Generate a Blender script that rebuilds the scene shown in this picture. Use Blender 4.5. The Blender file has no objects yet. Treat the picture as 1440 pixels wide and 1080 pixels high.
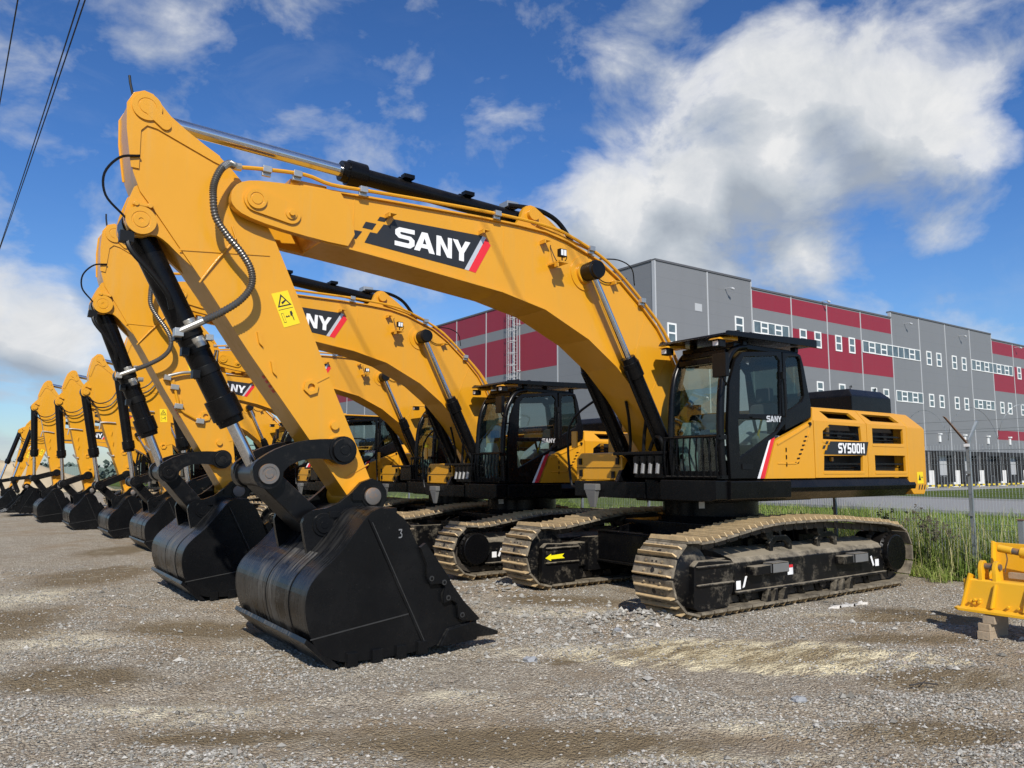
import bpy, bmesh, math, random
import numpy as np
from mathutils import Vector, Matrix
random.seed(7); RNG = np.random.default_rng(11)
R = math.radians
SC = bpy.context.scene
COL = SC.collection

# ------------------------------------------------------------------ materials
def _n(nt, t, **kw):
    n = nt.nodes.new(t)
    for k, v in kw.items():
        if hasattr(n, k): setattr(n, k, v)
        else: n.inputs[k].default_value = v
    return n
def rgba(c): return (c[0], c[1], c[2], 1.0)
def ramp(nt, fac, stops, interp='LINEAR'):
    r = nt.nodes.new('ShaderNodeValToRGB'); r.color_ramp.interpolation = interp
    el = r.color_ramp.elements
    while len(el) < len(stops): el.new(0.5)
    for e, (p, c) in zip(el, stops):
        e.position = p; e.color = rgba(c) if not isinstance(c, (int, float)) else (c, c, c, 1)
    nt.links.new(fac, r.inputs[0]); return r.outputs[0]
def noise(nt, vec, scale, detail=6, rough=0.6, dist=0.0):
    n = nt.nodes.new('ShaderNodeTexNoise'); n.inputs['Scale'].default_value = scale
    n.inputs['Detail'].default_value = detail; n.inputs['Roughness'].default_value = rough
    n.inputs['Distortion'].default_value = dist
    if vec is not None: nt.links.new(vec, n.inputs['Vector'])
    return n.outputs['Fac']
def mixc(nt, fac, a, b, blend='MIX'):
    m = nt.nodes.new('ShaderNodeMix'); m.data_type = 'RGBA'; m.blend_type = blend
    for i, s in ((0, fac), (6, a), (7, b)):
        if hasattr(s, 'links') or hasattr(s, 'is_output'): nt.links.new(s, m.inputs[i])
        elif isinstance(s, (int, float)): m.inputs[i].default_value = s
        else: m.inputs[i].default_value = rgba(s)
    return m.outputs[2]
def maths(nt, op, a, b=None, c=None):
    m = nt.nodes.new('ShaderNodeMath'); m.operation = op
    for i, s in enumerate((a, b, c)):
        if s is None: continue
        if isinstance(s, (int, float)): m.inputs[i].default_value = s
        else: nt.links.new(s, m.inputs[i])
    return m.outputs[0]
def bump(nt, h, strength, dist=0.02):
    b = nt.nodes.new('ShaderNodeBump'); b.inputs['Strength'].default_value = strength
    b.inputs['Distance'].default_value = dist; nt.links.new(h, b.inputs['Height']); return b.outputs[0]
def new_mat(name):
    m = bpy.data.materials.new(name); m.use_nodes = True; nt = m.node_tree
    return m, nt, nt.nodes['Principled BSDF']
def pos(nt): return nt.nodes.new('ShaderNodeNewGeometry').outputs['Position']
def mat(name, col, rough=0.5, metal=0.0, var=0.12, vscale=3.0, coat=0.0, bmp=0.0, bscale=60, dust=0.0, dustcol=(.26, .215, .16), dscale=4, spec=0.5):
    m, nt, b = new_mat(name); p = pos(nt)
    nz = noise(nt, p, vscale, 5)
    c = mixc(nt, nz, [x * (1 - var) for x in col], [min(1, x * (1 + var)) for x in col])
    rr = maths(nt, 'MULTIPLY_ADD', noise(nt, p, vscale * 3, 4), 0.25, rough - 0.12)
    if dust:
        g = nt.nodes.new('ShaderNodeNewGeometry'); s = nt.nodes.new('ShaderNodeSeparateXYZ'); nt.links.new(g.outputs['Normal'], s.inputs[0])
        up = maths(nt, 'MAXIMUM', s.outputs[2], 0.0)
        d1 = noise(nt, p, dscale, 8, 0.7); d2 = noise(nt, p, dscale * 9, 4, 0.7)
        f = maths(nt, 'ADD', maths(nt, 'MULTIPLY', d1, 0.75), maths(nt, 'MULTIPLY', d2, 0.25))
        f = maths(nt, 'ADD', f, maths(nt, 'MULTIPLY_ADD', up, 0.32, -0.045))
        f = maths(nt, 'MULTIPLY', ramp(nt, f, [(0.48, 0.0), (0.76, 1.0)]), dust)
        c = mixc(nt, f, c, dustcol)
        rr = maths(nt, 'MULTIPLY_ADD', f, 0.4, rr)
    nt.links.new(c, b.inputs['Base Color']); nt.links.new(rr, b.inputs['Roughness'])
    b.inputs['Metallic'].default_value = metal; b.inputs['Coat Weight'].default_value = coat
    b.inputs['Coat Roughness'].default_value = 0.08; b.inputs['Specular IOR Level'].default_value = spec
    if bmp: nt.links.new(bump(nt, noise(nt, p, bscale, 4), bmp, 0.01), b.inputs['Normal'])
    return m
M = {}
def steel_mat(name, wear):                                # black bucket paint, rubbed pale in streaks where it has worn
    m, nt, b = new_mat(name); p = pos(nt)
    mp = nt.nodes.new('ShaderNodeMapping'); mp.inputs['Scale'].default_value = (2.2, 26, 2.2); nt.links.new(p, mp.inputs[0])
    s1 = noise(nt, mp.outputs[0], 1.0, 8, .7); s2 = noise(nt, p, 1.7, 6, .65)
    g = nt.nodes.new('ShaderNodeNewGeometry'); sp = nt.nodes.new('ShaderNodeSeparateXYZ'); nt.links.new(g.outputs['Normal'], sp.inputs[0])
    rear = maths(nt, 'MAXIMUM', maths(nt, 'MULTIPLY', sp.outputs[0], -1.0), maths(nt, 'MULTIPLY', sp.outputs[2], .9))
    f = maths(nt, 'MULTIPLY', ramp(nt, s1, [(.42, 0.0), (.72, 1.0)]), ramp(nt, s2, [(.40, 0.0), (.64, 1.0)]))
    f = maths(nt, 'MULTIPLY', f, maths(nt, 'MULTIPLY_ADD', ramp(nt, rear, [(.15, 0.0), (.6, 1.0)]), .85, .10))
    f = maths(nt, 'MULTIPLY', f, wear); sc = noise(nt, p, 60, 3, .8); f = maths(nt, 'MAXIMUM', f, maths(nt, 'MULTIPLY', ramp(nt, sc, [(.66, 0.0), (.72, 1.0)]), .10))
    c = mixc(nt, f, mixc(nt, s2, (.003, .0033, .004), (.0065, .007, .008)), (.27, .25, .215))
    nt.links.new(c, b.inputs['Base Color']); nt.links.new(maths(nt, 'MULTIPLY_ADD', f, .5, maths(nt, 'MULTIPLY_ADD', s2, .2, .16)), b.inputs['Roughness'])
    b.inputs['Specular IOR Level'].default_value = .22; nt.links.new(bump(nt, noise(nt, p, 14, 4), .06, .01), b.inputs['Normal']); return m
YC = (0.665, 0.308, 0.015)
def paint_mat():                                          # machine paint: slight orange peel, dust film, runs and small scuffs
    m, nt, b = new_mat('yellow_paint'); p = pos(nt)
    n1 = noise(nt, p, 1.3, 6, .6); mp = nt.nodes.new('ShaderNodeMapping'); mp.inputs['Scale'].default_value = (9, 9, .8); nt.links.new(p, mp.inputs[0])
    run = ramp(nt, noise(nt, mp.outputs[0], 1.0, 6, .65), [(.50, 0.0), (.76, 1.0)]); fine = noise(nt, p, 90, 3, .8)
    c = mixc(nt, n1, [x * .93 for x in YC], [x * 1.06 for x in YC])
    c = mixc(nt, maths(nt, 'MULTIPLY', run, .22), c, (.46, .30, .085)); c = mixc(nt, maths(nt, 'MULTIPLY', ramp(nt, fine, [(.68, 0.0), (.76, 1.0)]), .25), c, (.30, .17, .03))
    nt.links.new(c, b.inputs['Base Color']); nt.links.new(maths(nt, 'MULTIPLY_ADD', run, .22, maths(nt, 'MULTIPLY_ADD', n1, .22, .22)), b.inputs['Roughness'])
    b.inputs['Coat Weight'].default_value = .35; b.inputs['Coat Roughness'].default_value = .12; b.inputs['Specular IOR Level'].default_value = .4
    nt.links.new(bump(nt, maths(nt, 'ADD', noise(nt, p, 5, 3), maths(nt, 'MULTIPLY', noise(nt, p, 45, 3), .25)), .035, .02), b.inputs['Normal']); return m
M['yellow'] = paint_mat()
M['yellow2'] = mat('bright_yellow_paint', (0.80, 0.42, 0.012), 0.42, var=0.06, coat=0.15, dust=0.10, bmp=0.03, bscale=40)
M['black'] = mat('black_paint', (0.0035, 0.0035, 0.004), 0.27, var=0.2, coat=0.0, dust=0.03, spec=.22, bmp=.02, bscale=12)
M['frameblack'] = mat('dusty_black_paint', (0.0045, 0.0045, 0.005), 0.36, var=0.25, dust=0.72, dscale=4.2, dustcol=(.36, .31, .23), spec=.28)
M['steel'] = steel_mat('bucket_black', .22); M['worn'] = steel_mat('worn_bucket_black', 1.0); M['weld'] = mat('bare_weld', (.045, .045, .044), .5, metal=.4, var=.4, vscale=12)
M['linkblack'] = mat('scuffed_link_black', (0.004, 0.004, 0.0045), 0.30, var=.25, dust=.22, dustcol=(.16, .14, .115), dscale=6, spec=.3)
M['chrome'] = mat('chrome_rod', (0.72, 0.73, 0.75), 0.16, metal=1.0, var=0.05)
M['grey'] = mat('grey_bracket', (0.22, 0.22, 0.215), 0.45, metal=0.4, dust=0.2)
M['alu'] = mat('zinc_fitting', (0.55, 0.53, 0.48), 0.35, metal=0.8)
M['rubber'] = mat('black_rubber', (0.005, 0.005, 0.005), 0.42, var=0.2, spec=.28)
M['hose'] = mat('coiled_hose', (0.15, 0.14, 0.125), 0.34, metal=0.7)
M['white'] = mat('white_vinyl', (0.80, 0.80, 0.80), 0.45, var=0.03)
M['red'] = mat('red_vinyl', (0.70, 0.025, 0.035), 0.4, var=0.04)
M['decalblack'] = mat('black_vinyl', (0.018, 0.019, 0.021), 0.45, var=0.08)
M['label'] = mat('warning_yellow', (0.85, 0.62, 0.015), 0.45, var=0.03)
M['silver'] = mat('silver_vinyl', (0.62, 0.63, 0.64), 0.3, metal=0.3, var=0.03)
M['rustpin'] = mat('scuffed_pin', (0.16, 0.15, 0.14), 0.5, metal=0.4, dust=1.0, dustcol=(.34, .17, .06), dscale=16)
M['interior'] = mat('dark_interior', (0.012, 0.011, 0.010), 0.6)
M['seat'] = mat('seat_cloth', (0.03, 0.032, 0.035), 0.8)
M['console'] = mat('grey_plastic', (0.33, 0.36, 0.36), 0.5)
M['film'] = mat('plastic_film', (0.45, 0.50, 0.54), 0.25)
M['amber'] = mat('yellow_lever', (0.7, 0.5, 0.02), 0.4)
M['lens'] = mat('lamp_lens', (0.75, 0.76, 0.76), 0.12, var=0.05)
M['wood'] = mat('weathered_timber', (0.36, 0.28, 0.19), 0.8, var=0.3, vscale=9, bmp=0.4, bscale=40)
M['crate'] = mat('pale_board', (0.50, 0.45, 0.38), 0.75, var=0.15)
M['paper'] = mat('white_rag', (0.55, 0.52, 0.47), 0.8, var=0.12, vscale=20)
M['stick'] = mat('dark_stick', (0.035, 0.03, 0.028), 0.7)
M['cable'] = mat('black_cable', (0.015, 0.015, 0.016), 0.6)
M['galv'] = mat('galvanised_steel', (0.30, 0.33, 0.34), 0.5, metal=0.55, var=0.2)
M['rusty'] = mat('rusty_steel', (0.16, 0.09, 0.05), 0.8, var=0.4, vscale=12)
M['arrow'] = mat('yellow_arrow', (0.85, 0.75, 0.01), 0.45)

def shoe_mat():
    m, nt, b = new_mat('track_shoe_steel'); p = pos(nt)
    a = nt.nodes.new('ShaderNodeAttribute'); a.attribute_name = 'ridge'
    n1 = noise(nt, p, 7, 8, 0.7); n2 = noise(nt, p, 40, 4, 0.7)
    base = mixc(nt, ramp(nt, n1, [(0.35, 0.0), (0.7, 1.0)]), (0.10, 0.082, 0.058), (0.34, 0.29, 0.21))
    rust = mixc(nt, n2, (0.46, 0.30, 0.13), (0.70, 0.54, 0.31))
    c = mixc(nt, maths(nt, 'MULTIPLY', a.outputs['Fac'], ramp(nt, n1, [(0.25, 0.55), (0.6, 1.0)])), base, rust)
    nt.links.new(c, b.inputs['Base Color']); b.inputs['Roughness'].default_value = 0.62; b.inputs['Metallic'].default_value = 0.15
    nt.links.new(bump(nt, n2, 0.35, 0.01), b.inputs['Normal'])
    return m
M['shoe'] = shoe_mat()
M['chain'] = mat('track_chain_steel', (0.055, 0.046, 0.036), 0.6, metal=0.3, var=0.4, vscale=9, dust=0.7, dscale=6)

def glass_mat(name, tint, extra=0.0):
    m = bpy.data.materials.new(name); m.use_nodes = True; nt = m.node_tree
    nt.nodes.remove(nt.nodes['Principled BSDF']); out = nt.nodes['Material Output']
    t = _n(nt, 'ShaderNodeBsdfTransparent'); t.inputs[0].default_value = rgba(tint)
    g = _n(nt, 'ShaderNodeBsdfGlossy'); g.inputs['Roughness'].default_value = 0.015; g.inputs['Color'].default_value = (0.95, 1, 1, 1)
    ge = nt.nodes.new('ShaderNodeNewGeometry'); dp = nt.nodes.new('ShaderNodeVectorMath'); dp.operation = 'DOT_PRODUCT'
    nt.links.new(ge.outputs['Normal'], dp.inputs[0]); nt.links.new(ge.outputs['Incoming'], dp.inputs[1])
    k = maths(nt, 'SUBTRACT', 1.0, maths(nt, 'ABSOLUTE', dp.outputs['Value'])); fac = maths(nt, 'MULTIPLY_ADD', maths(nt, 'POWER', k, 5.0), .95 - extra, .045 + extra)
    mx = _n(nt, 'ShaderNodeMixShader'); nt.links.new(fac, mx.inputs[0]); nt.links.new(t.outputs[0], mx.inputs[1]); nt.links.new(g.outputs[0], mx.inputs[2])
    nt.links.new(mx.outputs[0], out.inputs[0]); return m
M['glass'] = glass_mat('cab_glass', (0.74, 0.83, 0.80), 0.012)
M['darkglass'] = glass_mat('tinted_glass', (0.36, 0.43, 0.41), 0.02)
M['pane'] = mat('window_glass', (0.10, 0.13, 0.135), 0.1, var=0.85, vscale=1.6, spec=1.0)  # patchy tone in the colour stands in for uneven reflections

# ------------------------------------------------------------------ mesh builder
class MB:
    def __init__(s): s.v = []; s.f = []; s.m = []; s.cur = 0; s.attr = []
    def add(s, vs, fs, mi=None, at=0.0):
        b = len(s.v); s.v += [tuple(map(float, p)) for p in vs]; s.attr += [at] * len(vs)
        for f in fs: s.f.append([b + i for i in f]); s.m.append(s.cur if mi is None else mi)
        return s
    def hexa(s, p, mi=None, at=0.0):
        return s.add(p, [(0, 3, 2, 1), (4, 5, 6, 7), (0, 1, 5, 4), (1, 2, 6, 5), (2, 3, 7, 6), (3, 0, 4, 7)], mi, at)
    def box(s, x0, x1, y0, y1, z0, z1, mi=None, at=0.0):
        return s.hexa([(x0, y0, z0), (x1, y0, z0), (x1, y1, z0), (x0, y1, z0), (x0, y0, z1), (x1, y0, z1), (x1, y1, z1), (x0, y1, z1)], mi, at)
    def prism(s, prof, y0, y1, mi=None):                  # profile in x,z extruded along y
        n = len(prof)
        vs = [(x, y0, z) for x, z in prof] + [(x, y1, z) for x, z in prof]
        fs = [list(range(n)), list(range(2 * n - 1, n - 1, -1))] + [(i, i + n, (i + 1) % n + n, (i + 1) % n) for i in range(n)]
        return s.add(vs, fs, mi)
    def prismx(s, prof, x0, x1, mi=None):                 # profile in y,z extruded along x
        n = len(prof)
        vs = [(x0, y, z) for y, z in prof] + [(x1, y, z) for y, z in prof]
        fs = [list(range(n)), list(range(2 * n - 1, n - 1, -1))] + [(i, i + n, (i + 1) % n + n, (i + 1) % n) for i in range(n)]
        return s.add(vs, fs, mi)
    def poly(s, pts, y, mi=None): return s.add([(x, y, z) for x, z in pts], [list(range(len(pts)))], mi)
    def cyl(s, a, b, r0, r1=None, n=20, mi=None, cap=True, at=0.0):
        return s.stack([(a, r0), (b, r0 if r1 is None else r1)], n, mi, cap, at)
    def stack(s, rings, n=20, mi=None, cap=True, at=0.0):         # [(point, radius)...] along one axis
        a = Vector(rings[0][0]); d = (Vector(rings[-1][0]) - a).normalized()
        u = d.orthogonal().normalized(); w = d.cross(u); vs = []; fs = []
        for c, r in rings:
            c = Vector(c)
            vs += [tuple(c + (u * math.cos(2 * math.pi * i / n) + w * math.sin(2 * math.pi * i / n)) * r) for i in range(n)]
        for k in range(len(rings) - 1):
            fs += [(k * n + i, k * n + (i + 1) % n, (k + 1) * n + (i + 1) % n, (k + 1) * n + i) for i in range(n)]
        if cap: fs += [list(range(n - 1, -1, -1)), list(range((len(rings) - 1) * n, len(rings) * n))]
        return s.add(vs, fs, mi, at)
    def tube(s, pts, r, n=8, mi=None, smooth=0, corr=0.0):
        P = [Vector(p) for p in pts]
        if smooth:
            Q = []; E = [P[0] * 2 - P[1]] + P + [P[-1] * 2 - P[-2]]
            for i in range(1, len(E) - 2):
                for k in range(smooth):
                    t = k / smooth; a, b, c, d = E[i - 1:i + 3]
                    Q.append(0.5 * ((2 * b) + (c - a) * t + (2 * a - 5 * b + 4 * c - d) * t * t + (3 * b - a - 3 * c + d) * t ** 3))
            P = Q + [P[-1]]
        up = None; vs = []; fs = []
        for i, p in enumerate(P):
            d = (P[min(i + 1, len(P) - 1)] - P[max(i - 1, 0)]).normalized()
            u = d.orthogonal().normalized() if up is None else (up - d * up.dot(d)).normalized()
            up = u; w = d.cross(u); rr = r * (1 + (corr if i % 2 else -corr))
            vs += [tuple(p + (u * math.cos(2 * math.pi * k / n) + w * math.sin(2 * math.pi * k / n)) * rr) for k in range(n)]
        for i in range(len(P) - 1):
            fs += [(i * n + k, i * n + (k + 1) % n, (i + 1) * n + (k + 1) % n, (i + 1) * n + k) for k in range(n)]
        fs += [list(range(n - 1, -1, -1)), list(range((len(P) - 1) * n, len(P) * n))]
        return s.add(vs, fs, mi)
    def shell(s, line, y0, y1, t, mi=None):                # open polyline in x,z thickened inward (left of travel)
        n = len(line); inn = []
        for i, (x, z) in enumerate(line):
            a = line[max(i - 1, 0)]; b = line[min(i + 1, n - 1)]
            dx, dz = b[0] - a[0], b[1] - a[1]; l = math.hypot(dx, dz) or 1
            inn.append((x - dz / l * t, z + dx / l * t))
        for i in range(n - 1):
            q = [line[i], line[i + 1], inn[i + 1], inn[i]]
            vs = [(x, y0, z) for x, z in q] + [(x, y1, z) for x, z in q]
            fs = [(0, 1, 5, 4), (2, 3, 7, 6), (0, 3, 2, 1), (4, 5, 6, 7)]
            if i == 0: fs.append((3, 0, 4, 7))
            if i == n - 2: fs.append((1, 2, 6, 5))
            s.add(vs, fs, mi)
        return s
    def build(s, name, mats, parent=None, tf=None, bevel=0.0, seg=2, ang=35, merge=False):
        me = bpy.data.meshes.new(name)
        vs = [tf(p) for p in s.v] if tf else s.v
        me.from_pydata(vs, [], s.f); me.validate(clean_customdata=False)
        ml = mats if isinstance(mats, (list, tuple)) else [mats]
        for q in ml: me.materials.append(q if not isinstance(q, str) else M[q])
        if len(me.polygons) == len(s.m): me.polygons.foreach_set('material_index', s.m)
        if any(s.attr):
            a = me.attributes.new('ridge', 'FLOAT', 'POINT'); a.data.foreach_set('value', s.attr)
        bm = bmesh.new(); bm.from_mesh(me)
        if merge: bmesh.ops.remove_doubles(bm, verts=bm.verts, dist=1e-4)
        bmesh.ops.recalc_face_normals(bm, faces=bm.faces)
        if bevel:
            es = [e for e in bm.edges if len(e.link_faces) == 2 and e.calc_face_angle(0) > R(30)]
            bmesh.ops.bevel(bm, geom=es, offset=bevel, segments=seg, affect='EDGES', profile=0.5, clamp_overlap=True)
        bm.to_mesh(me); bm.free()
        me.polygons.foreach_set('use_smooth', [True] * len(me.polygons)); me.set_sharp_from_angle(angle=R(ang))
        o = bpy.data.objects.new(name, me); COL.objects.link(o)
        if bevel and len(me.polygons) < 6000: wn = o.modifiers.new('weighted_normals', 'WEIGHTED_NORMAL'); wn.keep_sharp = True; wn.weight = 80
        if parent: o.parent = parent
        return o
def tag(o, label=None, cat=None, group=None, kind=None):
    for k, v in (('label', label), ('category', cat), ('group', group), ('kind', kind)):
        if v: o[k] = v
    return o
def empty(name, loc=(0, 0, 0), label=None, cat=None, group=None):
    o = bpy.data.objects.new(name, None); COL.objects.link(o); o.location = loc; o.empty_display_size = 0.3
    return tag(o, label, cat, group)

# ------------------------------------------------------------------ lettering (unit glyphs)
def _mir(p): return [(1 - x, y) for x, y in reversed(p)]
_A = [(0, 0), (.36, 1), (.5, 1), (.5, .70), (.41, .40), (.5, .40), (.5, .19), (.34, .19), (.27, 0)]
_O = [(.5, 1), (.2, 1), (0, .88), (0, .12), (.2, 0), (.5, 0), (.5, .17), (.38, .17), (.33, .24), (.33, .76), (.38, .83), (.5, .83)]
GL = {
 'S': [[(1, 1), (.22, 1), (.02, .84), (.02, .60), (.2, .43), (.70, .42), (.74, .36), (.74, .30), (.68, .24), (0, .24), (0, 0), (.78, 0), (1, .18), (1, .46), (.82, .62), (.32, .64), (.27, .69), (.27, .74), (.32, .77), (1, .77)]],
 'A': [_A, _mir(_A)],
 'N': [[(0, 0), (0, 1), (.30, 1), (.73, .38), (.73, 1), (1, 1), (1, 0), (.70, 0), (.27, .62), (.27, 0)]],
 'Y': [[(.36, 0), (.36, .40), (0, 1), (.29, 1), (.5, .62), (.71, 1), (1, 1), (.64, .40), (.64, 0)]],
 '5': [[(.95, 1), (.06, 1), (.04, .40), (.60, .40), (.67, .35), (.67, .25), (.60, .19), (.02, .19), (.02, 0), (.80, 0), (1, .14), (1, .48), (.82, .60), (.36, .60), (.37, .81), (.95, .81)]],
 '0': [_O, _mir(_O)],
 'H': [[(0, 0), (0, 1), (.32, 1), (.32, .60), (.68, .60), (.68, 1), (1, 1), (1, 0), (.68, 0), (.68, .42), (.32, .42), (.32, 0)]],
 '3': [[(0, 1), (.85, 1), (.85, .8), (.6, .58), (.9, .45), (.9, .15), (.6, 0), (0, 0), (0, .14), (.5, .14), (.72, .22), (.72, .4), (.4, .5), (.4, .6), (.66, .84), (0, .84)]],
}
def write(mb, text, spans, frame, y, mi=None):
    """frame = BL, TL, TR, BR corners in x,z"""
    bl, tl, tr, br = frame
    def at(u, v):
        return tuple((bl[k] * (1 - u) + br[k] * u) * (1 - v) + (tl[k] * (1 - u) + tr[k] * u) * v for k in (0, 1))
    for ch, (u0, u1) in zip(text, spans):
        for pl in GL[ch]: mb.poly([at(u0 + (u1 - u0) * p[0], p[1]) for p in pl], y, mi)
SANY_SP = [(0, .25), (.245, .515), (.535, .745), (.755, 1.0)]
# ------------------------------------------------------------------ excavator
from mathutils.geometry import tessellate_polygon
def plate(mb, outer, holes, m0, m1, mi=None):
    """flat plate with holes; m0 / m1 map 2-D points to the two faces"""
    loops = [outer] + list(holes); pts = [p for l in loops for p in l]; n = len(pts)
    tris = tessellate_polygon([[Vector((p[0], p[1], 0)) for p in l] for l in loops])
    vs = [m0(*p) for p in pts] + [m1(*p) for p in pts]
    fs = [tuple(t) for t in tris] + [tuple(i + n for i in reversed(t)) for t in tris]
    b = 0
    for l in loops:
        k = len(l); fs += [(b + i, b + (i + 1) % k, b + (i + 1) % k + n, b + i + n) for i in range(k)]; b += k
    mb.add(vs, fs, mi); return mb
def yplate(mb, outer, holes, y0, y1, mi=None):
    return plate(mb, outer, holes, lambda x, z: (x, y0, z), lambda x, z: (x, y1, z), mi)
def chaikin(p, it=2, closed=False):
    for _ in range(it):
        q = [] if closed else [p[0]]
        n = len(p)
        for i in range(n if closed else n - 1):
            a, b = p[i], p[(i + 1) % n]
            q += [tuple(.75 * u + .25 * v for u, v in zip(a, b)), tuple(.25 * u + .75 * v for u, v in zip(a, b))]
        p = q if closed else q + [p[-1]]
    return p
def capsule(a, b, ra, rb, n=10):                       # outline round two pins in x,z
    t = math.atan2(b[1] - a[1], b[0] - a[0]); o = []
    o += [(a[0] + ra * math.cos(t + math.pi / 2 + math.pi * i / n), a[1] + ra * math.sin(t + math.pi / 2 + math.pi * i / n)) for i in range(n + 1)]
    o += [(b[0] + rb * math.cos(t - math.pi / 2 + math.pi * i / n), b[1] + rb * math.sin(t - math.pi / 2 + math.pi * i / n)) for i in range(n + 1)]
    return o
def disc(c, r, n=20): return [(c[0] + r * math.cos(2 * math.pi * i / n), c[1] + r * math.sin(2 * math.pi * i / n)) for i in range(n)]
def ribbon(pts, w):                                     # flat outline of a polyline of width w
    L = []; Q = []
    for i, p in enumerate(pts):
        a = pts[max(i - 1, 0)]; b = pts[min(i + 1, len(pts) - 1)]
        dx, dz = b[0] - a[0], b[1] - a[1]; l = math.hypot(dx, dz)
        L.append((p[0] - dz / l * w / 2, p[1] + dx / l * w / 2)); Q.append((p[0] + dz / l * w / 2, p[1] - dx / l * w / 2))
    return L + Q[::-1]
c_ = lambda p: complex(p[0], p[1])
def sim(a, b, A, B):
    m = (B - A) / (b - a)
    return lambda z: A + m * (z - a)
def tf_of(f, sy):
    def t(p):
        q = f(complex(p[0], p[2])); return (q.real, p[1] * sy, q.imag)
    return t

rP, rF, rD, rK = c_((-7.28, 4.48)), c_((-.75, 2.0)), c_((-5.92, 1.5)), c_((-2.77, 4.42))
rT, rC, rB, rA = c_((-8.25, 5.24)), c_((-8.25, 4.12)), c_((-6.22, 1.98)), c_((-7.01, 1.76))
rCb, rE, rG = c_((-6.46, 1.22)), c_((-3.60, 5.08)), c_((-1.22, 1.75))
ARM = [(-8.28, 5.39), (-8.21, 5.38), (-8.15, 5.32), (-8.04, 5.20), (-7.87, 5.09), (-7.71, 5.0), (-7.56, 4.92), (-7.44, 4.82), (-7.29, 4.67), (-6.97, 4.16), (-6.70, 3.58), (-6.30, 2.68), (-5.83, 1.66), (-5.78, 1.53), (-5.82, 1.42), (-5.96, 1.38), (-6.09, 1.49), (-6.55, 2.11), (-7.19, 2.95), (-7.60, 3.53), (-8.10, 4.20), (-8.27, 4.41), (-8.34, 4.59), (-8.37, 4.78), (-8.40, 4.99), (-8.41, 5.24), (-8.36, 5.34)]
BTOP = [(-6.75, 4.76), (-6.52, 4.77), (-5.66, 4.81), (-4.47, 4.86), (-3.9, 4.87), (-3.45, 4.86), (-3.09, 4.80), (-2.51, 4.62), (-2.19, 4.44), (-1.73, 4.09), (-1.42, 3.81), (-1.21, 3.53), (-.66, 2.55), (-.52, 2.15)]
BBOT = [(-1.0, 1.86), (-1.35, 2.27), (-1.81, 2.81), (-2.21, 3.19), (-2.72, 3.53), (-3.46, 3.85), (-4.14, 3.99), (-5.2, 4.10), (-5.92, 4.17), (-6.50, 4.22)]
BUCK = [(-5.02, .12), (-5.35, .03), (-5.60, -.03), (-6.0, -.05), (-6.40, -.045), (-6.58, -.01), (-6.75, .10), (-6.84, .28), (-6.885, .50), (-6.86, .68), (-6.75, .82), (-6.56, .97), (-6.38, 1.19), (-6.25, 1.36), (-6.12, 1.41)]
BFRONT = [(-5.97, 1.37), (-5.83, 1.27), (-5.75, 1.10), (-5.66, .94), (-5.06, .19)]

def track_loop(n):
    P = []
    for i in range(13):
        t = R(270 - i * 14.6); P.append((-2.29 + .43 * math.cos(t), .50 + .425 * math.sin(t)))
    P += [(-2.06, .895), (-1.6, .96), (-1.0, 1.045), (-.55, 1.075), (.5, 1.075), (1.0, 1.05), (1.6, .995), (2.05, .965)]
    for i in range(13):
        t = R(90 - i * 15); P.append((2.23 + .43 * math.cos(t), .50 + .425 * math.sin(t)))
    P = chaikin(P, 1)
    P.append(P[0]); L = [0]
    for a, b in zip(P, P[1:]): L.append(L[-1] + math.dist(a, b))
    out = []; tot = L[-1]; j = 0
    for k in range(n):
        d = (k + .35) * tot / n
        while L[j + 1] < d: j += 1
        u = (d - L[j]) / (L[j + 1] - L[j]); a, b = P[j], P[j + 1]
        out.append((a[0] + (b[0] - a[0]) * u, a[1] + (b[1] - a[1]) * u, math.atan2(b[1] - a[1], b[0] - a[0])))
    return out, tot / n
LOOP, PITCH = track_loop(49)
def shoe_mb(lod=0):
    m = MB(); h = PITCH / 2 * .97; w = .325
    m.box(-h * .93, h * .93, -w, w, -.014, .014)
    for x0, hh in ((-h + .004, .066), (.012, .056)):
        m.hexa([(x0, -w + .01, .0145), (x0 + .022, -w + .01, .0145), (x0 + .022, w - .01, .0145), (x0, w - .01, .0145),
                (x0 + .003, -w + .045, hh), (x0 + .018, -w + .045, hh), (x0 + .018, w - .045, hh), (x0 + .003, w - .045, hh)], at=1.0)
    if not lod:
        for y in (-.13, .13):
            for x in (-.055, .065): m.cyl((x, y, .012), (x, y, .03), .016, n=6, at=.3)
        m.cyl((-.045, 0, .0145), (-.045, 0, .0165), .034, n=14, mi=1); m.box(.05, .075, -.05, -.015, .0145, .0165, 1); m.box(.05, .075, .015, .05, .0145, .0165, 1)
    return m
SHOE = {}
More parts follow.
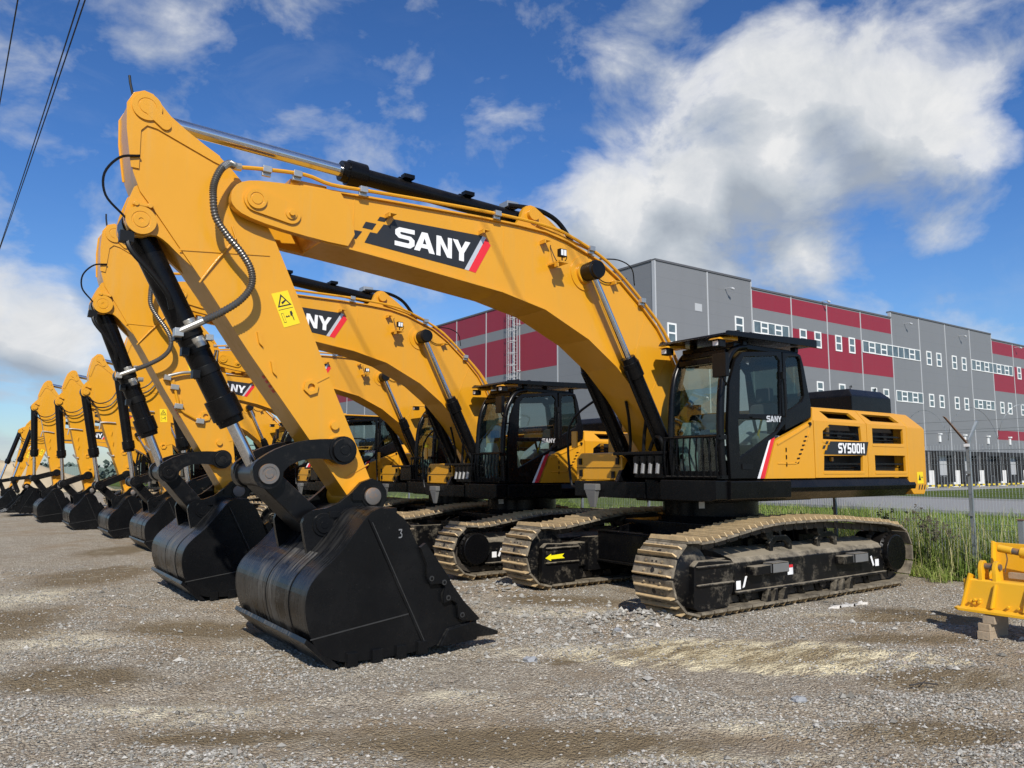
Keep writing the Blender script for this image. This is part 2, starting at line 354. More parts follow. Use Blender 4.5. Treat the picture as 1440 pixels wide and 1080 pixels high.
def add_shoes(parent, side, sb, lod):
    """track shoes all round one chain; side = -1 left, +1 right"""
    yc = side * 1.405
    if lod == 0:
        if 'o' not in SHOE:
            o = shoe_mb().build('track_shoe', ['shoe', 'interior'], bevel=.0035, seg=1); SHOE['o'] = o; first = True
        else: first = False
        for x, z, t in LOOP:
            o = SHOE['o'] if first else SHOE['o'].copy()
            if not first: COL.objects.link(o)
            first = False; o.parent = parent
            # travel runs bottom-front, up and over to the rear: outward is the left-hand normal
            o.matrix_local = Matrix.Translation((x * sb, yc * sb, z * sb)) @ Matrix.Rotation(-t, 4, 'Y') @ Matrix.Scale(sb, 4)
    else:
        s = shoe_mb(1); m = MB()
        for x, z, t in LOOP:
            c, n = math.cos(t), math.sin(t)
            b = len(m.v)
            for (px, py, pz), a in zip(s.v, s.attr):
                m.v.append((x + px * c - pz * n, yc + py, z + px * n + pz * c)); m.attr.append(a)
            for f in s.f: m.f.append([b + i for i in f]); m.m.append(0)
        m.build('track_shoes', 'shoe', parent, lambda p: tuple(q * sb for q in p))

def undercarriage(root, sb, lod, flip):
    S = lambda p: (p[0] * sb * (-1 if flip else 1), p[1] * sb, p[2] * sb)
    part = lambda mb, n, m, **k: mb.build(n, m, root, S, **k)
    for sd in (-1, 1):
        Y = lambda a, b: tuple(sorted((sd * a, sd * b)))
        ch = MB()                                        # link chain just inside the shoes
        for x, z, t in LOOP:
            c, n = math.cos(t), math.sin(t)
            for dy in (-.1, .1):
                q = [(-.115, -.035), (.115, -.035), (.09, -.125), (-.06, -.125)]
                pr = [(x + a * c - b * n, z + a * n + b * c) for a, b in q]
                ch.prism(pr, sd * 1.405 + dy - .022, sd * 1.405 + dy + .022)
            a, b = (-.11, -.085); ch.cyl((x + a * c - b * n, sd * 1.405 - .13, z + a * n + b * c), (x + a * c - b * n, sd * 1.405 + .13, z + a * n + b * c), .028, n=8)
        chain = part(ch, 'track_chain', 'chain')
        add_shoes(chain, sd, sb, lod)
        f = MB()
        y0, y1 = Y(1.62, 1.14)
        yo, yi = sd * 1.62, sd * 1.14
        sec = [(yo, .23), (yo, .61), (sd * 1.57, .665), (sd * 1.30, .735), (yi, .745), (yi, .23)]
        f.prismx(sec, -1.50, 2.02)
        f.box(-1.50, 2.02, *Y(1.66, 1.60), .225, .26)     # bottom flange
        part(f, 'track_frame', 'frameblack', bevel=.012)
        yk = MB()                                        # idler yoke cover
        pf = [(-2.20, .08), (-1.68, .11), (-1.60, .32), (-1.56, .60), (-1.62, .655), (-2.22, .685), (-2.30, .63), (-2.32, .14)]
        yk.prism(pf, *Y(1.68, 1.52))
        for zz in (.60, .385): yk.box(-2.28, -1.60, *Y(1.715, 1.675), zz, zz + .028)
        yk.box(-2.15, -1.5, *Y(1.5, 1.2), .30, .66)
        part(yk, 'yoke_cover', 'frameblack', bevel=.02)
        yk = MB(); yk.prism([(x - .12, z) for x, z in pf], *Y(1.20, 1.10))
        for zz in (.60, .385): yk.box(-2.38, -1.74, *Y(1.099, 1.065), zz, zz + .028)
        yk = part(yk, 'inner_yoke', 'frameblack', bevel=.02)
        if sd > 0 and not lod: MB().poly([(-2.38, .475), (-2.27, .535), (-2.27, .51), (-2.02, .525), (-2.06, .49), (-2.01, .455), (-2.27, .455), (-2.27, .43)], 1.0975).build('arrow_sticker', 'arrow', yk, S)
        dr = MB(); n = 24                                # final drive and sprocket
        dr.stack([((2.23, sd * 1.15, .52), .30), ((2.23, sd * 1.60, .52), .30), ((2.23, sd * 1.63, .52), .27), ((2.23, sd * 1.705, .52), .27), ((2.23, sd * 1.715, .52), .25)], 32)
        for i in range(22):
            t = 2 * math.pi * i / 22; x, z = 2.23 + .285 * math.cos(t), .52 + .285 * math.sin(t)
            dr.cyl((x, sd * 1.60, z), (x, sd * 1.64, z), .014, n=6)
        part(dr, 'final_drive', 'black', bevel=.004)
        sp = []
        for i in range(23 * 2): t = math.pi * i / 23; rr = .38 if i % 2 else .31; sp.append((2.23 + rr * math.cos(t), .50 + rr * math.sin(t)))
        part(MB().prism(sp, *Y(1.44, 1.37)), 'sprocket', 'chain')
        part(MB().stack([((-2.23, sd * 1.60, .5), .20), ((-2.23, sd * 1.53, .5), .36), ((-2.23, sd * 1.46, .5), .37), ((-2.23, sd * 1.455, .5), .31), ((-2.23, sd * 1.35, .5), .31), ((-2.23, sd * 1.35, .5), .37), ((-2.23, sd * 1.27, .5), .36), ((-2.23, sd * 1.25, .5), .2)], 36), 'idler_wheel', 'frameblack')
        for i in range(9):
            x = -1.62 + i * .41
            part(MB().stack([((x, sd * 1.60, .2), .07), ((x, sd * 1.57, .2), .075), ((x, sd * 1.55, .2), .115), ((x, sd * 1.47, .2), .115), ((x, sd * 1.46, .2), .09), ((x, sd * 1.35, .2), .09), ((x, sd * 1.34, .2), .115), ((x, sd * 1.26, .2), .115)], 18), 'track_roller', 'frameblack')
        for x in (-.62, .55):
            m = MB().stack([((x, sd * 1.52, .925), .08), ((x, sd * 1.44, .925), .085), ((x, sd * 1.42, .925), .065), ((x, sd * 1.36, .925), .065), ((x, sd * 1.34, .925), .085), ((x, sd * 1.2, .925), .085)], 16)
            m.box(x - .05, x + .05, *Y(1.2, 1.16), .7, .95); part(m, 'carrier_roller', 'frameblack')
        for x0 in (-.32, .77):
            a = MB(); q = [(x0 - .25, .66), (x0 - .25, .80), (x0 - .14, .885), (x0 + .14, .885), (x0 + .25, .80), (x0 + .25, .66), (x0 + .175, .66), (x0 + .165, .76), (x0 + .09, .815), (x0 - .09, .815), (x0 - .165, .76), (x0 - .175, .66)]
            a.prism(q, *Y(1.48, 1.41)); a.cyl((x0, sd * 1.475, .91), (x0, sd * 1.415, .91), .032, n=10)
            part(a, 'lifting_eye', 'frameblack', bevel=.01)
        for x0, x1 in ((-1.30, -.58), (.68, 1.32)):
            a = MB(); a.box(x0 + .03, x1 - .36, *Y(1.76, 1.625), .45, .56)
            a.hexa([(x1 - .355, *Y(1.78, 1.625)[:1], .45), (x1, Y(1.78, 1.625)[0], .45), (x1, Y(1.78, 1.625)[1], .45), (x1 - .355, Y(1.78, 1.625)[1], .45),
                    (x1 - .355, Y(1.78, 1.625)[0], .585), (x1, Y(1.78, 1.625)[0], .585), (x1, Y(1.78, 1.625)[1], .585), (x1 - .355, Y(1.78, 1.625)[1], .585)], 1)
            part(a, 'step', ['frameblack', 'grey'], bevel=.012)
        for x0 in (-.72, .82):
            a = MB(); a.box(x0 - .34, x0 + .30, *Y(1.70, 1.55), .035, .06)
            for dx in (-.17, -.02, .18): a.prism([(x0 + dx - .08, .06), (x0 + dx + .03, .06), (x0 + dx + .03, .235), (x0 + dx - .01, .235)], *Y(1.69, 1.60))
            part(a, 'roller_guard', 'frameblack', bevel=.004)
        if lod == 0:
            for k, q in enumerate(([(-1.47, .28), (-1.38, .28), (-1.38, .385), (-1.47, .385)], [(-1.35, .29), (-1.305, .30), (-1.245, .435), (-1.29, .43)], [(1.76, .34), (1.86, .34), (1.86, .44), (1.76, .44)], [(1.63, .49), (1.67, .50), (1.735, .36), (1.695, .345)], [(-.40, .38), (-.28, .38), (-.28, .47), (-.40, .47)])):
                a = MB().poly(q, sd * 1.6235, 0)
                if k == 4: a.poly([(-.40, .472), (-.28, .472), (-.28, .51), (-.40, .51)], sd * 1.6235, 1)
                part(a, 'service_label', ['white', 'red'])
    cb = MB()                                            # car body with its four arms
    cb.box(-1.0, 1.0, -.85, .85, .50, 1.02)
    for sx in (-1, 1):
        for sy in (-1, 1):
            x0, x1 = sorted((sx * .45, sx * 1.25)); y0, y1 = sorted((sy * .5, sy * 1.15))
            cb.hexa([(x0, y0, .42), (x1, y0, .42), (x1, y1, .34), (x0, y1, .34), (x0, y0, .98), (x1, y0, .95), (x1, y1, .80), (x0, y1, .80)])
    cb.box(-1.30, -1.24, -1.15, 1.15, .40, .82); cb.box(-1.32, -1.0, -1.15, 1.15, .82, .85); cb.box(-1.33, -1.0, -1.15, 1.15, .36, .40)
    cb.box(1.24, 1.30, -1.15, 1.15, .40, .82)
    part(cb, 'car_body', 'black', bevel=.02)
    part(MB().stack([((0, 0, .98), .78), ((0, 0, 1.10), .80), ((0, 0, 1.101), .72), ((0, 0, 1.38), .72)], 48), 'swing_bearing', 'black')
    if flip:                                             # an arrow painted on the yoke inside
        pass

def cab(root, S, lod, fops, roof_mat):
    part = lambda mb, n, m, par=root, **k: mb.build(n, m, par, S, **k)
    y0, y1 = -1.57, -.62
    fr = MB()
    yplate(fr, [(-.25, 3.41), (.05, 3.44), (.18, 3.40), (.24, 3.25), (.38, 2.68), (.37, 2.52), (-.25, 2.31)], [[(-.17, 2.58), (-.18, 3.29), (-.13, 3.345), (.11, 3.37), (.155, 3.32), (.22, 2.82), (.17, 2.74)]], y0, y0 + .06)
    yplate(fr, [(-1.49, 1.68), (-1.52, 2.3), (-1.46, 2.9), (-1.33, 3.22), (-1.2, 3.36), (.05, 3.40), (.18, 3.36), (.36, 2.68), (.36, 1.68)], [[(-1.36, 2.35), (-1.36, 2.8), (-1.22, 3.2), (.06, 3.28), (.14, 3.2), (.22, 2.6), (.2, 2.35)]], y1 - .06, y1)
    for y in (y0 + .055, y1 - .055):
        fr.tube([(-1.53, y, 1.66), (-1.555, y, 2.3), (-1.50, y, 2.9), (-1.38, y, 3.20), (-1.22, y, 3.37), (-1.0, y, 3.42)], .052, 10, smooth=4)
    fr.box(-1.49, .34, y0 + .07, y1 - .07, 1.645, 1.70)
    fr.box(-1.26, .16, y0 + .03, y1 - .02, 3.385, 3.455)
    fr.box(.26, .34, y0 + .06, y1 - .06, 1.70, 2.66); fr.box(.16, .22, y0 + .06, y1 - .06, 3.25, 3.40)
    fr.box(-1.57, -1.51, y0 + .1, y1 - .1, 1.66, 1.76); fr.box(-1.565, -1.53, y0 + .1, y1 - .1, 2.20, 2.235)
    fr.box(-1.42, -1.33, y0 + .1, y1 - .1, 3.19, 3.27); fr.box(-1.36, -1.20, y0 + .1, y1 - .1, 3.29, 3.37)
    cf = part(fr, 'cab_frame', 'black', bevel=.012)
    g = MB(); yy = (y0 + .1, y1 - .1)
    L = [(-1.535, 1.76), (-1.553, 2.20)]; U = [(-1.553, 2.235), (-1.545, 2.5), (-1.50, 2.85), (-1.385, 3.18)]
    for ln, nm in ((U, 'windscreen'), (L, 'lower_windscreen')):
        q = MB().shell(ln, yy[0], yy[1], .008); part(q, nm, 'glass', cf)
    part(MB().poly([(-.17, 2.58), (-.18, 3.29), (-.13, 3.345), (.11, 3.37), (.155, 3.32), (.22, 2.82), (.17, 2.74)], y0 + .03), 'rear_side_window', 'glass', cf)
    part(MB().poly([(-1.36, 2.35), (-1.36, 2.8), (-1.22, 3.2), (.06, 3.28), (.14, 3.2), (.22, 2.6), (.2, 2.35)], y1 - .03), 'right_window', 'glass', cf)
    part(MB().hexa([(.30, y0 + .06, 2.66), (.31, y0 + .06, 2.66), (.31, y1 - .06, 2.66), (.30, y1 - .06, 2.66), (.18, y0 + .06, 3.25), (.19, y0 + .06, 3.25), (.19, y1 - .06, 3.25), (.18, y1 - .06, 3.25)]), 'rear_window', 'darkglass', cf)
    d = MB(); hu = [(-1.245, 2.50), (-1.20, 3.17), (-1.12, 3.26), (-.42, 3.335), (-.345, 3.27), (-.38, 2.53)]; hl = [(-1.26, 1.93), (-1.275, 2.43), (-.34, 2.45), (-.47, 2.30)]
    yplate(d, [(-1.46, 1.66), (-1.49, 2.3), (-1.43, 2.9), (-1.29, 3.22), (-1.15, 3.33), (-.30, 3.41), (-.27, 2.40), (-.52, 2.22), (-.77, 1.66)], [hu, hl], y0 - .018, y0 + .035)
    dr = part(d, 'cab_door', 'black', bevel=.010)
    part(MB().poly(hu, y0 + .004), 'door_window', 'glass', dr); part(MB().poly(hl, y0 + .004), 'lower_door_window', 'darkglass', dr)
    part(MB().box(-1.02, -.80, y0 - .045, y0 - .02, 2.455, 2.475), 'window_latch', 'rubber', dr); part(MB().box(-1.24, -1.02, y0 - .03, y0 - .0185, 1.78, 1.85), 'door_handle', 'rubber', dr)
    w = MB(); write(w, 'SANY', SANY_SP, ((-.69, 2.415), (-.69, 2.50), (-.36, 2.505), (-.36, 2.425)), y0 - .0195); part(w, 'door_lettering', 'silver', dr)
    part(MB().tube([(-.30, y0 - .03, 2.5), (-.30, y0 - .05, 2.55), (-.30, y0 - .05, 2.95), (-.30, y0 - .03, 3.0)], .014, 6, smooth=3).box(-.33, -.27, y0 - .05, y0 - .015, 3.02, 3.12), 'grab_rail', 'rubber', cf)
    # inside
    s = MB(); s.box(-.62, -.18, -1.32, -.86, 1.95, 2.12); s.hexa([(-.24, -1.32, 2.10), (-.10, -1.32, 2.10), (-.10, -.86, 2.10), (-.24, -.86, 2.10), (-.12, -1.29, 2.72), (-.0, -1.29, 2.72), (-.0, -.89, 2.72), (-.12, -.89, 2.72)]); s.box(-.09, .02, -1.22, -.96, 2.74, 2.95); s.box(-.55, -.2, -1.25, -.93, 1.70, 1.95)
    part(s, 'operator_seat', 'seat', cf, bevel=.035)
    a = MB(); a.prism([(-1.42, 1.72), (-1.22, 1.72), (-1.16, 2.25), (-1.24, 2.42), (-1.36, 2.42), (-1.46, 2.2)], -.86, -.70)
    for ya, yb in ((-.84, -.72), (-1.45, -1.34)): part(MB().prism([(-.62, 1.9), (-.2, 1.9), (-.2, 2.25), (-.66, 2.28), (-.72, 2.2)], ya, yb), 'armrest', 'console', cf, bevel=.02)
    a.cyl((-1.475, -.78, 2.28), (-1.45, -.78, 2.28), .05, n=16, mi=1); a.cyl((-1.475, -.78, 1.95), (-1.44, -.78, 1.95), .05, n=16, mi=1)
    part(a, 'front_console', ['console', 'rubber'], cf, bevel=.02)
    a = MB()
    for y in (-1.39, -.78): a.tube([(-.64, y, 2.26), (-.68, y, 2.38), (-.70, y, 2.46)], .022, 8)
    a.box(-1.32, -1.24, -.94, -.76, 2.45, 2.66)
    for y in (-1.2, -1.02): a.tube([(-1.15, y, 1.72), (-1.2, y, 2.0), (-1.12, y, 2.3)], .014, 6); a.box(-1.3, -1.18, y - .06, y + .06, 1.76, 1.79)
    part(a, 'control_levers', 'rubber', cf)
    part(MB().box(-1.14, -1.10, -1.36, -1.0, 2.28, 2.32).tube([(-.60, -1.42, 2.0), (-.68, -1.44, 2.25), (-.6, -1.46, 2.5)], .016, 6), 'safety_lever', 'amber', cf)
    a = MB(); a.hexa([(-.72, -1.34, 2.1), (-.30, -1.34, 2.14), (-.30, -.84, 2.14), (-.72, -.84, 2.1), (-.6, -1.32, 2.3), (-.26, -1.3, 2.5), (-.26, -.88, 2.5), (-.6, -.86, 2.26)]); part(a, 'seat_film', 'film', cf, bevel=.05)
    # outside fittings
    a = MB()
    for i in range(9):
        y = y0 + .03 + i * (.88 / 8); a.tube([(-1.66, y, 1.66), (-1.69, y, 1.95), (-1.66, y, 2.20)], .0125, 6)
    a.tube([(-1.66, y0 - .02, 2.20), (-1.66, y1 + .02, 2.20)], .016, 6); a.tube([(-1.66, y0 - .02, 1.68), (-1.66, y1 + .02, 1.68)], .016, 6)
    for y in (y0, y1): a.box(-1.68, -1.52, y - .02, y + .02, 2.16, 2.22); a.box(-1.68, -1.52, y - .02, y + .02, 1.66, 1.70)
    part(a, 'front_guard_bars', 'black')
    a = MB(); a.tube([(-1.52, y0 - .02, 2.86), (-1.62, y0 - .12, 2.87), (-1.72, y0 - .16, 2.90), (-1.74, y0 - .14, 3.05)], .014, 6, smooth=4)
    a.hexa([(-1.80, y0 - .26, 2.94), (-1.73, y0 - .26, 2.94), (-1.70, y0 - .02, 2.94), (-1.77, y0 - .02, 2.94), (-1.80, y0 - .26, 3.24), (-1.73, y0 - .26, 3.24), (-1.70, y0 - .02, 3.24), (-1.77, y0 - .02, 3.24)])
    mr = part(a, 'wing_mirror', 'rubber', bevel=.02)
    a = MB()
    for y in (y0 + .03, y1 - .02):
        b = MB(); b.box(-1.62, -1.50, y - .06, y + .06, 3.36, 3.45, 0); b.box(-1.632, -1.621, y - .05, y + .05, 3.37, 3.44, 1)
        lp = part(b, 'work_lamp', ['rubber', 'lens'], bevel=.006)
        b = MB(); b.hexa([(-1.68, y - .08, 3.45), (-1.28, y - .09, 3.46), (-1.28, y + .09, 3.46), (-1.68, y + .08, 3.45), (-1.64, y - .07, 3.475), (-1.28, y - .08, 3.52), (-1.28, y + .08, 3.52), (-1.64, y + .07, 3.475)])
        part(b, 'lamp_hood', 'yellow', lp, bevel=.006)
    if fops:
        a = MB(); ya, yb = -1.69, -.50
        a.hexa([(-1.62, ya + .03, 3.50), (.38, ya, 3.525), (.38, yb, 3.525), (-1.62, yb - .03, 3.50), (-1.60, ya + .03, 3.535), (.38, ya, 3.56), (.38, yb, 3.56), (-1.60, yb - .03, 3.535)])
        for y in (ya, yb - .04): a.hexa([(-1.60, y, 3.50), (.40, y, 3.51), (.40, y + .04, 3.51), (-1.60, y + .04, 3.50), (-1.55, y, 3.565), (.40, y, 3.625), (.40, y + .04, 3.625), (-1.55, y + .04, 3.565)])
        for i in range(7): x = -1.3 + i * .26; a.hexa([(x, ya + .045, 3.566), (x + .05, ya + .045, 3.566), (x + .05, yb - .045, 3.566), (x, yb - .045, 3.566), (x, ya + .045, 3.60), (x + .05, ya + .045, 3.60), (x + .05, yb - .045, 3.60), (x, yb - .045, 3.60)])
        for x in (-1.05, .1):
            for y in (y0 + .05, y1 - .05): a.box(x - .04, x + .04, y - .04, y + .04, 3.43, 3.51)
        part(a, 'roof_guard', 'black', bevel=.008)
    else:
        a = MB(); a.box(-1.30, .19, y0 - .005, y1 + .01, 3.457, 3.50); part(a, 'cab_roof', roof_mat, bevel=.02)

def upper(root, sb, lod, fops, roof_mat, text):
    S = lambda p: (p[0] * sb, p[1] * sb, p[2] * sb)
    part = lambda mb, n, m, par=root, **k: mb.build(n, m, par, S, **k)
    a = MB()
    a.prismx([(-1.40, 1.355), (-1.585, 1.47), (-1.60, 1.535), (-1.545, 1.645), (1.545, 1.645), (1.60, 1.535), (1.585, 1.47), (1.40, 1.355)], -.22, 3.16)
    a.prismx([(-1.45, 1.36), (-1.61, 1.40), (-1.62, 1.63), (-1.50, 1.64), (-.10, 1.64), (-.10, 1.36)], -1.50, -.225)
    a.prismx([(-1.46, 1.37), (-1.57, 1.40), (-1.57, 1.64), (-.62, 1.64), (-.62, 1.37)], -1.74, -1.505)
    a.box(-1.52, -.225, -.12, 1.44, 1.36, 1.60)
    a.box(-.9, 1.6, -.7, .7, 1.30, 1.352)
    part(a, 'upper_frame', 'black', bevel=.015)
    a = MB()
    for y in (-.44, .36): a.prism([(-1.60, 1.60), (-1.35, 2.02), (-1.05, 2.05), (-.75, 2.28), (-.45, 2.15), (-.2, 1.60)], y, y + .08)
    a.box(-1.66, -1.30, -.60, -.05, 1.66, 1.98); a.box(-1.70, -1.5, -.62, .35, 1.98, 2.03)
    part(a, 'boom_bracket', 'black', bevel=.012)
    if lod == 0:
        a = MB()
        for i in range(4): y = -.55 + i * .14; a.cyl((-1.70, y, 1.86), (-1.74, y - .02, 1.72), .028, n=8, mi=1); a.box(-1.72, -1.66, y - .035, y + .035, 1.86, 1.96)
        a.tube([(-1.62, -.58, 2.0), (-1.70, -.62, 2.18), (-1.64, -.45, 2.22), (-1.6, -.3, 2.05)], .026, 8, smooth=5)
        a.tube([(-1.62, -.2, 2.0), (-1.62, -.22, 2.25), (-1.66, -.3, 2.55), (-1.8, -.32, 2.85), (-1.9, -.33, 3.0)], .026, 8, smooth=5)
        a.tube([(-1.55, .15, 2.0), (-1.58, .1, 2.2), (-1.7, .0, 2.5), (-1.8, -.05, 2.75)], .022, 8, smooth=5)
        part(a, 'valve_block', ['rubber', 'grey'])
    # side behind the cab
    a = MB(); yplate(a, [(-.72, 1.655), (-.49, 2.165), (.365, 2.475), (.395, 2.66), (.40, 1.655)], [], -1.575, -1.50)
    a.prism(ribbon([(-.46, 1.86), (-.05, 1.86), (.04, 1.91), (.14, 2.05), (.30, 2.33)], .022), -1.583, -1.574)
    a.prism(ribbon([(.34, 2.43), (.0, 2.29), (-.30, 2.18), (-.46, 2.12)], .03), -1.588, -1.574)
    sp = part(a, 'side_panel', 'yellow', bevel=.008)
    a = MB()
    for i in range(7): t = i / 6; x, z = .22 - .20 * t - .05 * t * t, 2.24 - .37 * t; a.prism([(x - .04, z - .012), (x + .045, z - .008), (x + .05, z + .014), (x - .035, z + .010)], -1.581, -1.576)
    for z in (2.02, 1.92, 1.82): a.box(-.275, -.262, -1.588, -1.576, z, z + .055)
    a.cyl((.30, -1.577, 2.42), (.30, -1.60, 2.42), .028, n=10)
    part(a, 'panel_slot', 'rubber', sp)
    a = MB(); a.poly([(-.93, 1.66), (-.87, 1.66), (-.615, 2.18), (-.66, 2.16)], -1.5905, 0); a.poly([(-.87, 1.66), (-.775, 1.66), (-.52, 2.215), (-.615, 2.18)], -1.5905, 1)
    part(a, 'stripe_decal', ['white', 'red'])
    # engine doors
    H1 = [[(.80, 2.43), (.63, 2.33), (.625, 2.215), (1.64, 2.205), (1.62, 2.425)], [(.64, 1.975), (1.66, 1.985), (1.64, 1.755), (.62, 1.76)]]
    H2 = [[(1.95, 2.41), (2.86, 2.42), (2.86, 2.185), (1.95, 2.175)], [(1.99, 1.995), (2.90, 1.995), (2.90, 1.75), (1.99, 1.76)]]
    for x0, x1, H, V in ((.415, 1.785, H1, [(.85, .25), (1.62, .25), (1.53, .78), (.77, .78)]), (1.80, 2.965, H2, [(2.0, .25), (2.84, .25), (2.74, .78), (1.88, .78)])):
        a = MB(); yplate(a, [(x0, 1.66), (x1, 1.66), (x1, 2.47), (x0, 2.47)], H, -1.575, -1.535)
        m0 = lambda x, s: (x, -1.575 + .17 * s, 2.471 + .21 * s); m1 = lambda x, s: (x, -1.54 + .17 * s, 2.445 + .21 * s)
        plate(a, [(x0, 0), (x1, 0), (x1, 1), (x0, 1)], [V], m0, m1)
        for h in H: xs = [p[0] for p in h]; a.box(min(xs) - .01, max(xs) + .01, -1.582, -1.5755, min(p[1] for p in h) - .045, min(p[1] for p in h) - .012)
        dd = part(a, 'engine_door', 'yellow', bevel=.008)
        b = MB()
        for h in H:
            xs = [p[0] for p in h]; zs = [p[1] for p in h]; zm = (min(zs) + max(zs)) / 2 - .01
            b.box(min(xs), max(xs), -1.533, -1.515, zm - .012, zm + .012)
            b.box(min(xs), max(xs), -1.48, -1.47, zm - .06, zm - .045)
        part(b, 'vent_grille', 'black', dd)
    a = MB(); a.box(.43, 2.96, -1.36, -1.34, 1.66, 2.55)
    for x, z, w, h in ((1.0, 2.26, .07, .16), (1.1, 1.9, .05, .06)): a.box(x, x + w, -1.40, -1.365, z, z + h, 1)
    for x, z in ((.85, 1.9), (1.3, 2.3), (2.2, 1.92), (2.6, 2.3)): a.cyl((x, -1.365, z), (x, -1.42, z), .06, n=12)
    part(a, 'engine_bay', ['interior', 'yellow'])
    a = MB(); a.box(.41, 2.965, -1.41, 1.40, 2.665, 2.69); a.box(.43, 2.96, 1.45, 1.57, 1.66, 2.55); a.box(-.05, .40, .42, 1.56, 1.66, 2.60); a.box(.36, .41, -1.5, .42, 1.66, 2.665)
    a.hexa([(.415, 1.40, 2.5), (2.965, 1.40, 2.5), (2.965, 1.575, 2.5), (.415, 1.575, 2.5), (.415, 1.30, 2.685), (2.965, 1.30, 2.685), (2.965, 1.41, 2.685), (.415, 1.41, 2.685)])
    part(a, 'engine_hood', 'yellow', bevel=.012)
    a = MB()
    pl = [(2.97, 1.50), (3.10, 1.375), (3.44, 1.37), (3.53, 1.50), (3.545, 2.44), (3.50, 2.46), (2.97, 2.47)]
    pm = [(2.97, 1.50), (3.10, 1.375), (3.44, 1.37), (3.56, 1.50), (3.57, 2.46), (3.32, 2.685), (2.97, 2.69)]
    n = 7; vs = []; fs = []
    for y, p in ((-1.58, pl), (-1.40, pm), (-.6, [(x + (.10 if x > 3.3 else 0), z) for x, z in pm]), (.6, [(x + (.10 if x > 3.3 else 0), z) for x, z in pm]), (1.40, pm), (1.58, pl)): vs += [(x, y, z) for x, z in p]
    for k in range(5): fs += [(k * n + i, k * n + (i + 1) % n, (k + 1) * n + (i + 1) % n, (k + 1) * n + i) for i in range(n)]
    fs += [tuple(range(n)), tuple(range(5 * n, 6 * n))[::-1]]
    a.add(vs, fs); cw = part(a, 'counterweight', 'yellow', bevel=.02)
    b = MB(); b.poly([(3.22, 1.545), (3.42, 1.55), (3.41, 1.74), (3.22, 1.735)], -1.583, 0)
    b.poly([(3.26, 1.60), (3.34, 1.60), (3.30, 1.70)], -1.5845, 1); b.poly([(3.37, 1.62), (3.375, 1.62), (3.375, 1.68), (3.37, 1.68)], -1.5845, 1); b.poly([(3.345, 1.645), (3.40, 1.645), (3.40, 1.655), (3.345, 1.655)], -1.586, 1)
    for i in range(3): x = 3.24 + i * .085; b.poly([(x, 1.45), (x + .035, 1.45), (x + .075, 1.53), (x + .04, 1.53)], -1.583, 1)
    part(b, 'warning_label', ['label', 'decalblack'], cw)
    a = MB(); t = .11
    lo = [(2.22, -1.10), (3.44, -1.10), (3.44, .9), (2.22, .9)]
    a.add([(x, y, 2.693) for x, y in lo] + [(x, y, 2.98) for x, y in lo] + [(x + (t if x < 3 else -t), y + (t if y < 0 else -t), 3.10) for x, y in lo],
          [(0, 1, 5, 4), (1, 2, 6, 5), (2, 3, 7, 6), (3, 0, 4, 7), (4, 5, 9, 8), (5, 6, 10, 9), (6, 7, 11, 10), (7, 4, 8, 11), (8, 9, 10, 11), (3, 2, 1, 0)])
    ec = part(a, 'engine_cover', 'black', bevel=.02)
    b = MB()
    for x in (2.45, 3.2): b.tube([(x, -.95, 3.10), (x, -.95, 3.15), (x + .04, -.95, 3.16), (x + .05, -.95, 3.13)], .008, 6)
    part(b, 'lifting_hook', 'rubber', ec)
    if text:
        b = MB(); y = -1.578
        b.poly([(.79, 2.185), (1.81, 2.195), (1.74, 1.995), (.63, 2.0), (.655, 2.055), (.70, 2.057), (.735, 2.135), (.77, 2.138)], -1.5855, 0)
        for q in ([(.69, 2.185), (.75, 2.186), (.725, 2.148), (.67, 2.147)], [(.62, 2.125), (.68, 2.126), (.65, 2.08), (.59, 2.078)]): b.poly(q, -1.5855, 0)
        write(b, 'SY500H', [(.0, .15), (.155, .32), (.335, .485), (.505, .65), (.67, .815), (.835, .985)], ((.985, 2.015), (.985, 2.165), (1.70, 2.17), (1.70, 2.02)), -1.5875, 1)
        part(b, 'model_decal', ['decalblack', 'white'], dd)
    # right-hand front: tool box, tank, rails
    a = MB(); a.prismx([(.36, 1.615), (1.41, 1.615), (1.41, 1.94), (1.30, 2.03), (.45, 2.03), (.36, 1.95)], -1.50, -.75)
    tb = part(a, 'tool_box', 'yellow', bevel=.02)
    b = MB()
    for y, z in ((.45, 1.90), (1.30, 1.90), (.55, 1.70), (1.28, 1.72)): b.box(-1.525, -1.502, y - .03, y + .03, z - .05, z + .05)
    b.box(-1.506, -1.501, .40, 1.40, 1.80, 1.808); part(b, 'latch', 'rubber', tb)
    a = MB(); a.box(-.74, -.06, .42, 1.50, 1.62, 2.36); a.prismx([(.42, 2.365), (1.0, 2.365), (1.0, 2.52), (.92, 2.60), (.50, 2.60), (.42, 2.52)], -.90, -.07); part(a, 'fuel_tank', 'yellow', bevel=.03)
    a = MB(); a.tube([(-1.0, 1.0, 3.0), (-1.3, 1.15, 2.88), (-1.5, 1.57, 2.47), (-1.5, 1.55, 1.6), (-1.5, 1.40, 1.50)], .02, 8, smooth=4); a.tube([(-.7, .6, 2.6), (-.7, .6, 2.85), (-.5, .6, 2.9), (.3, .6, 2.9), (.3, .6, 2.7)], .02, 8, smooth=4)
    part(a, 'handrail', 'rubber')
    a = MB(); a.box(-1.56, -1.53, 1.33, 1.46, 2.12, 2.38, 0); part(a, 'right_mirror', 'yellow', bevel=.01)
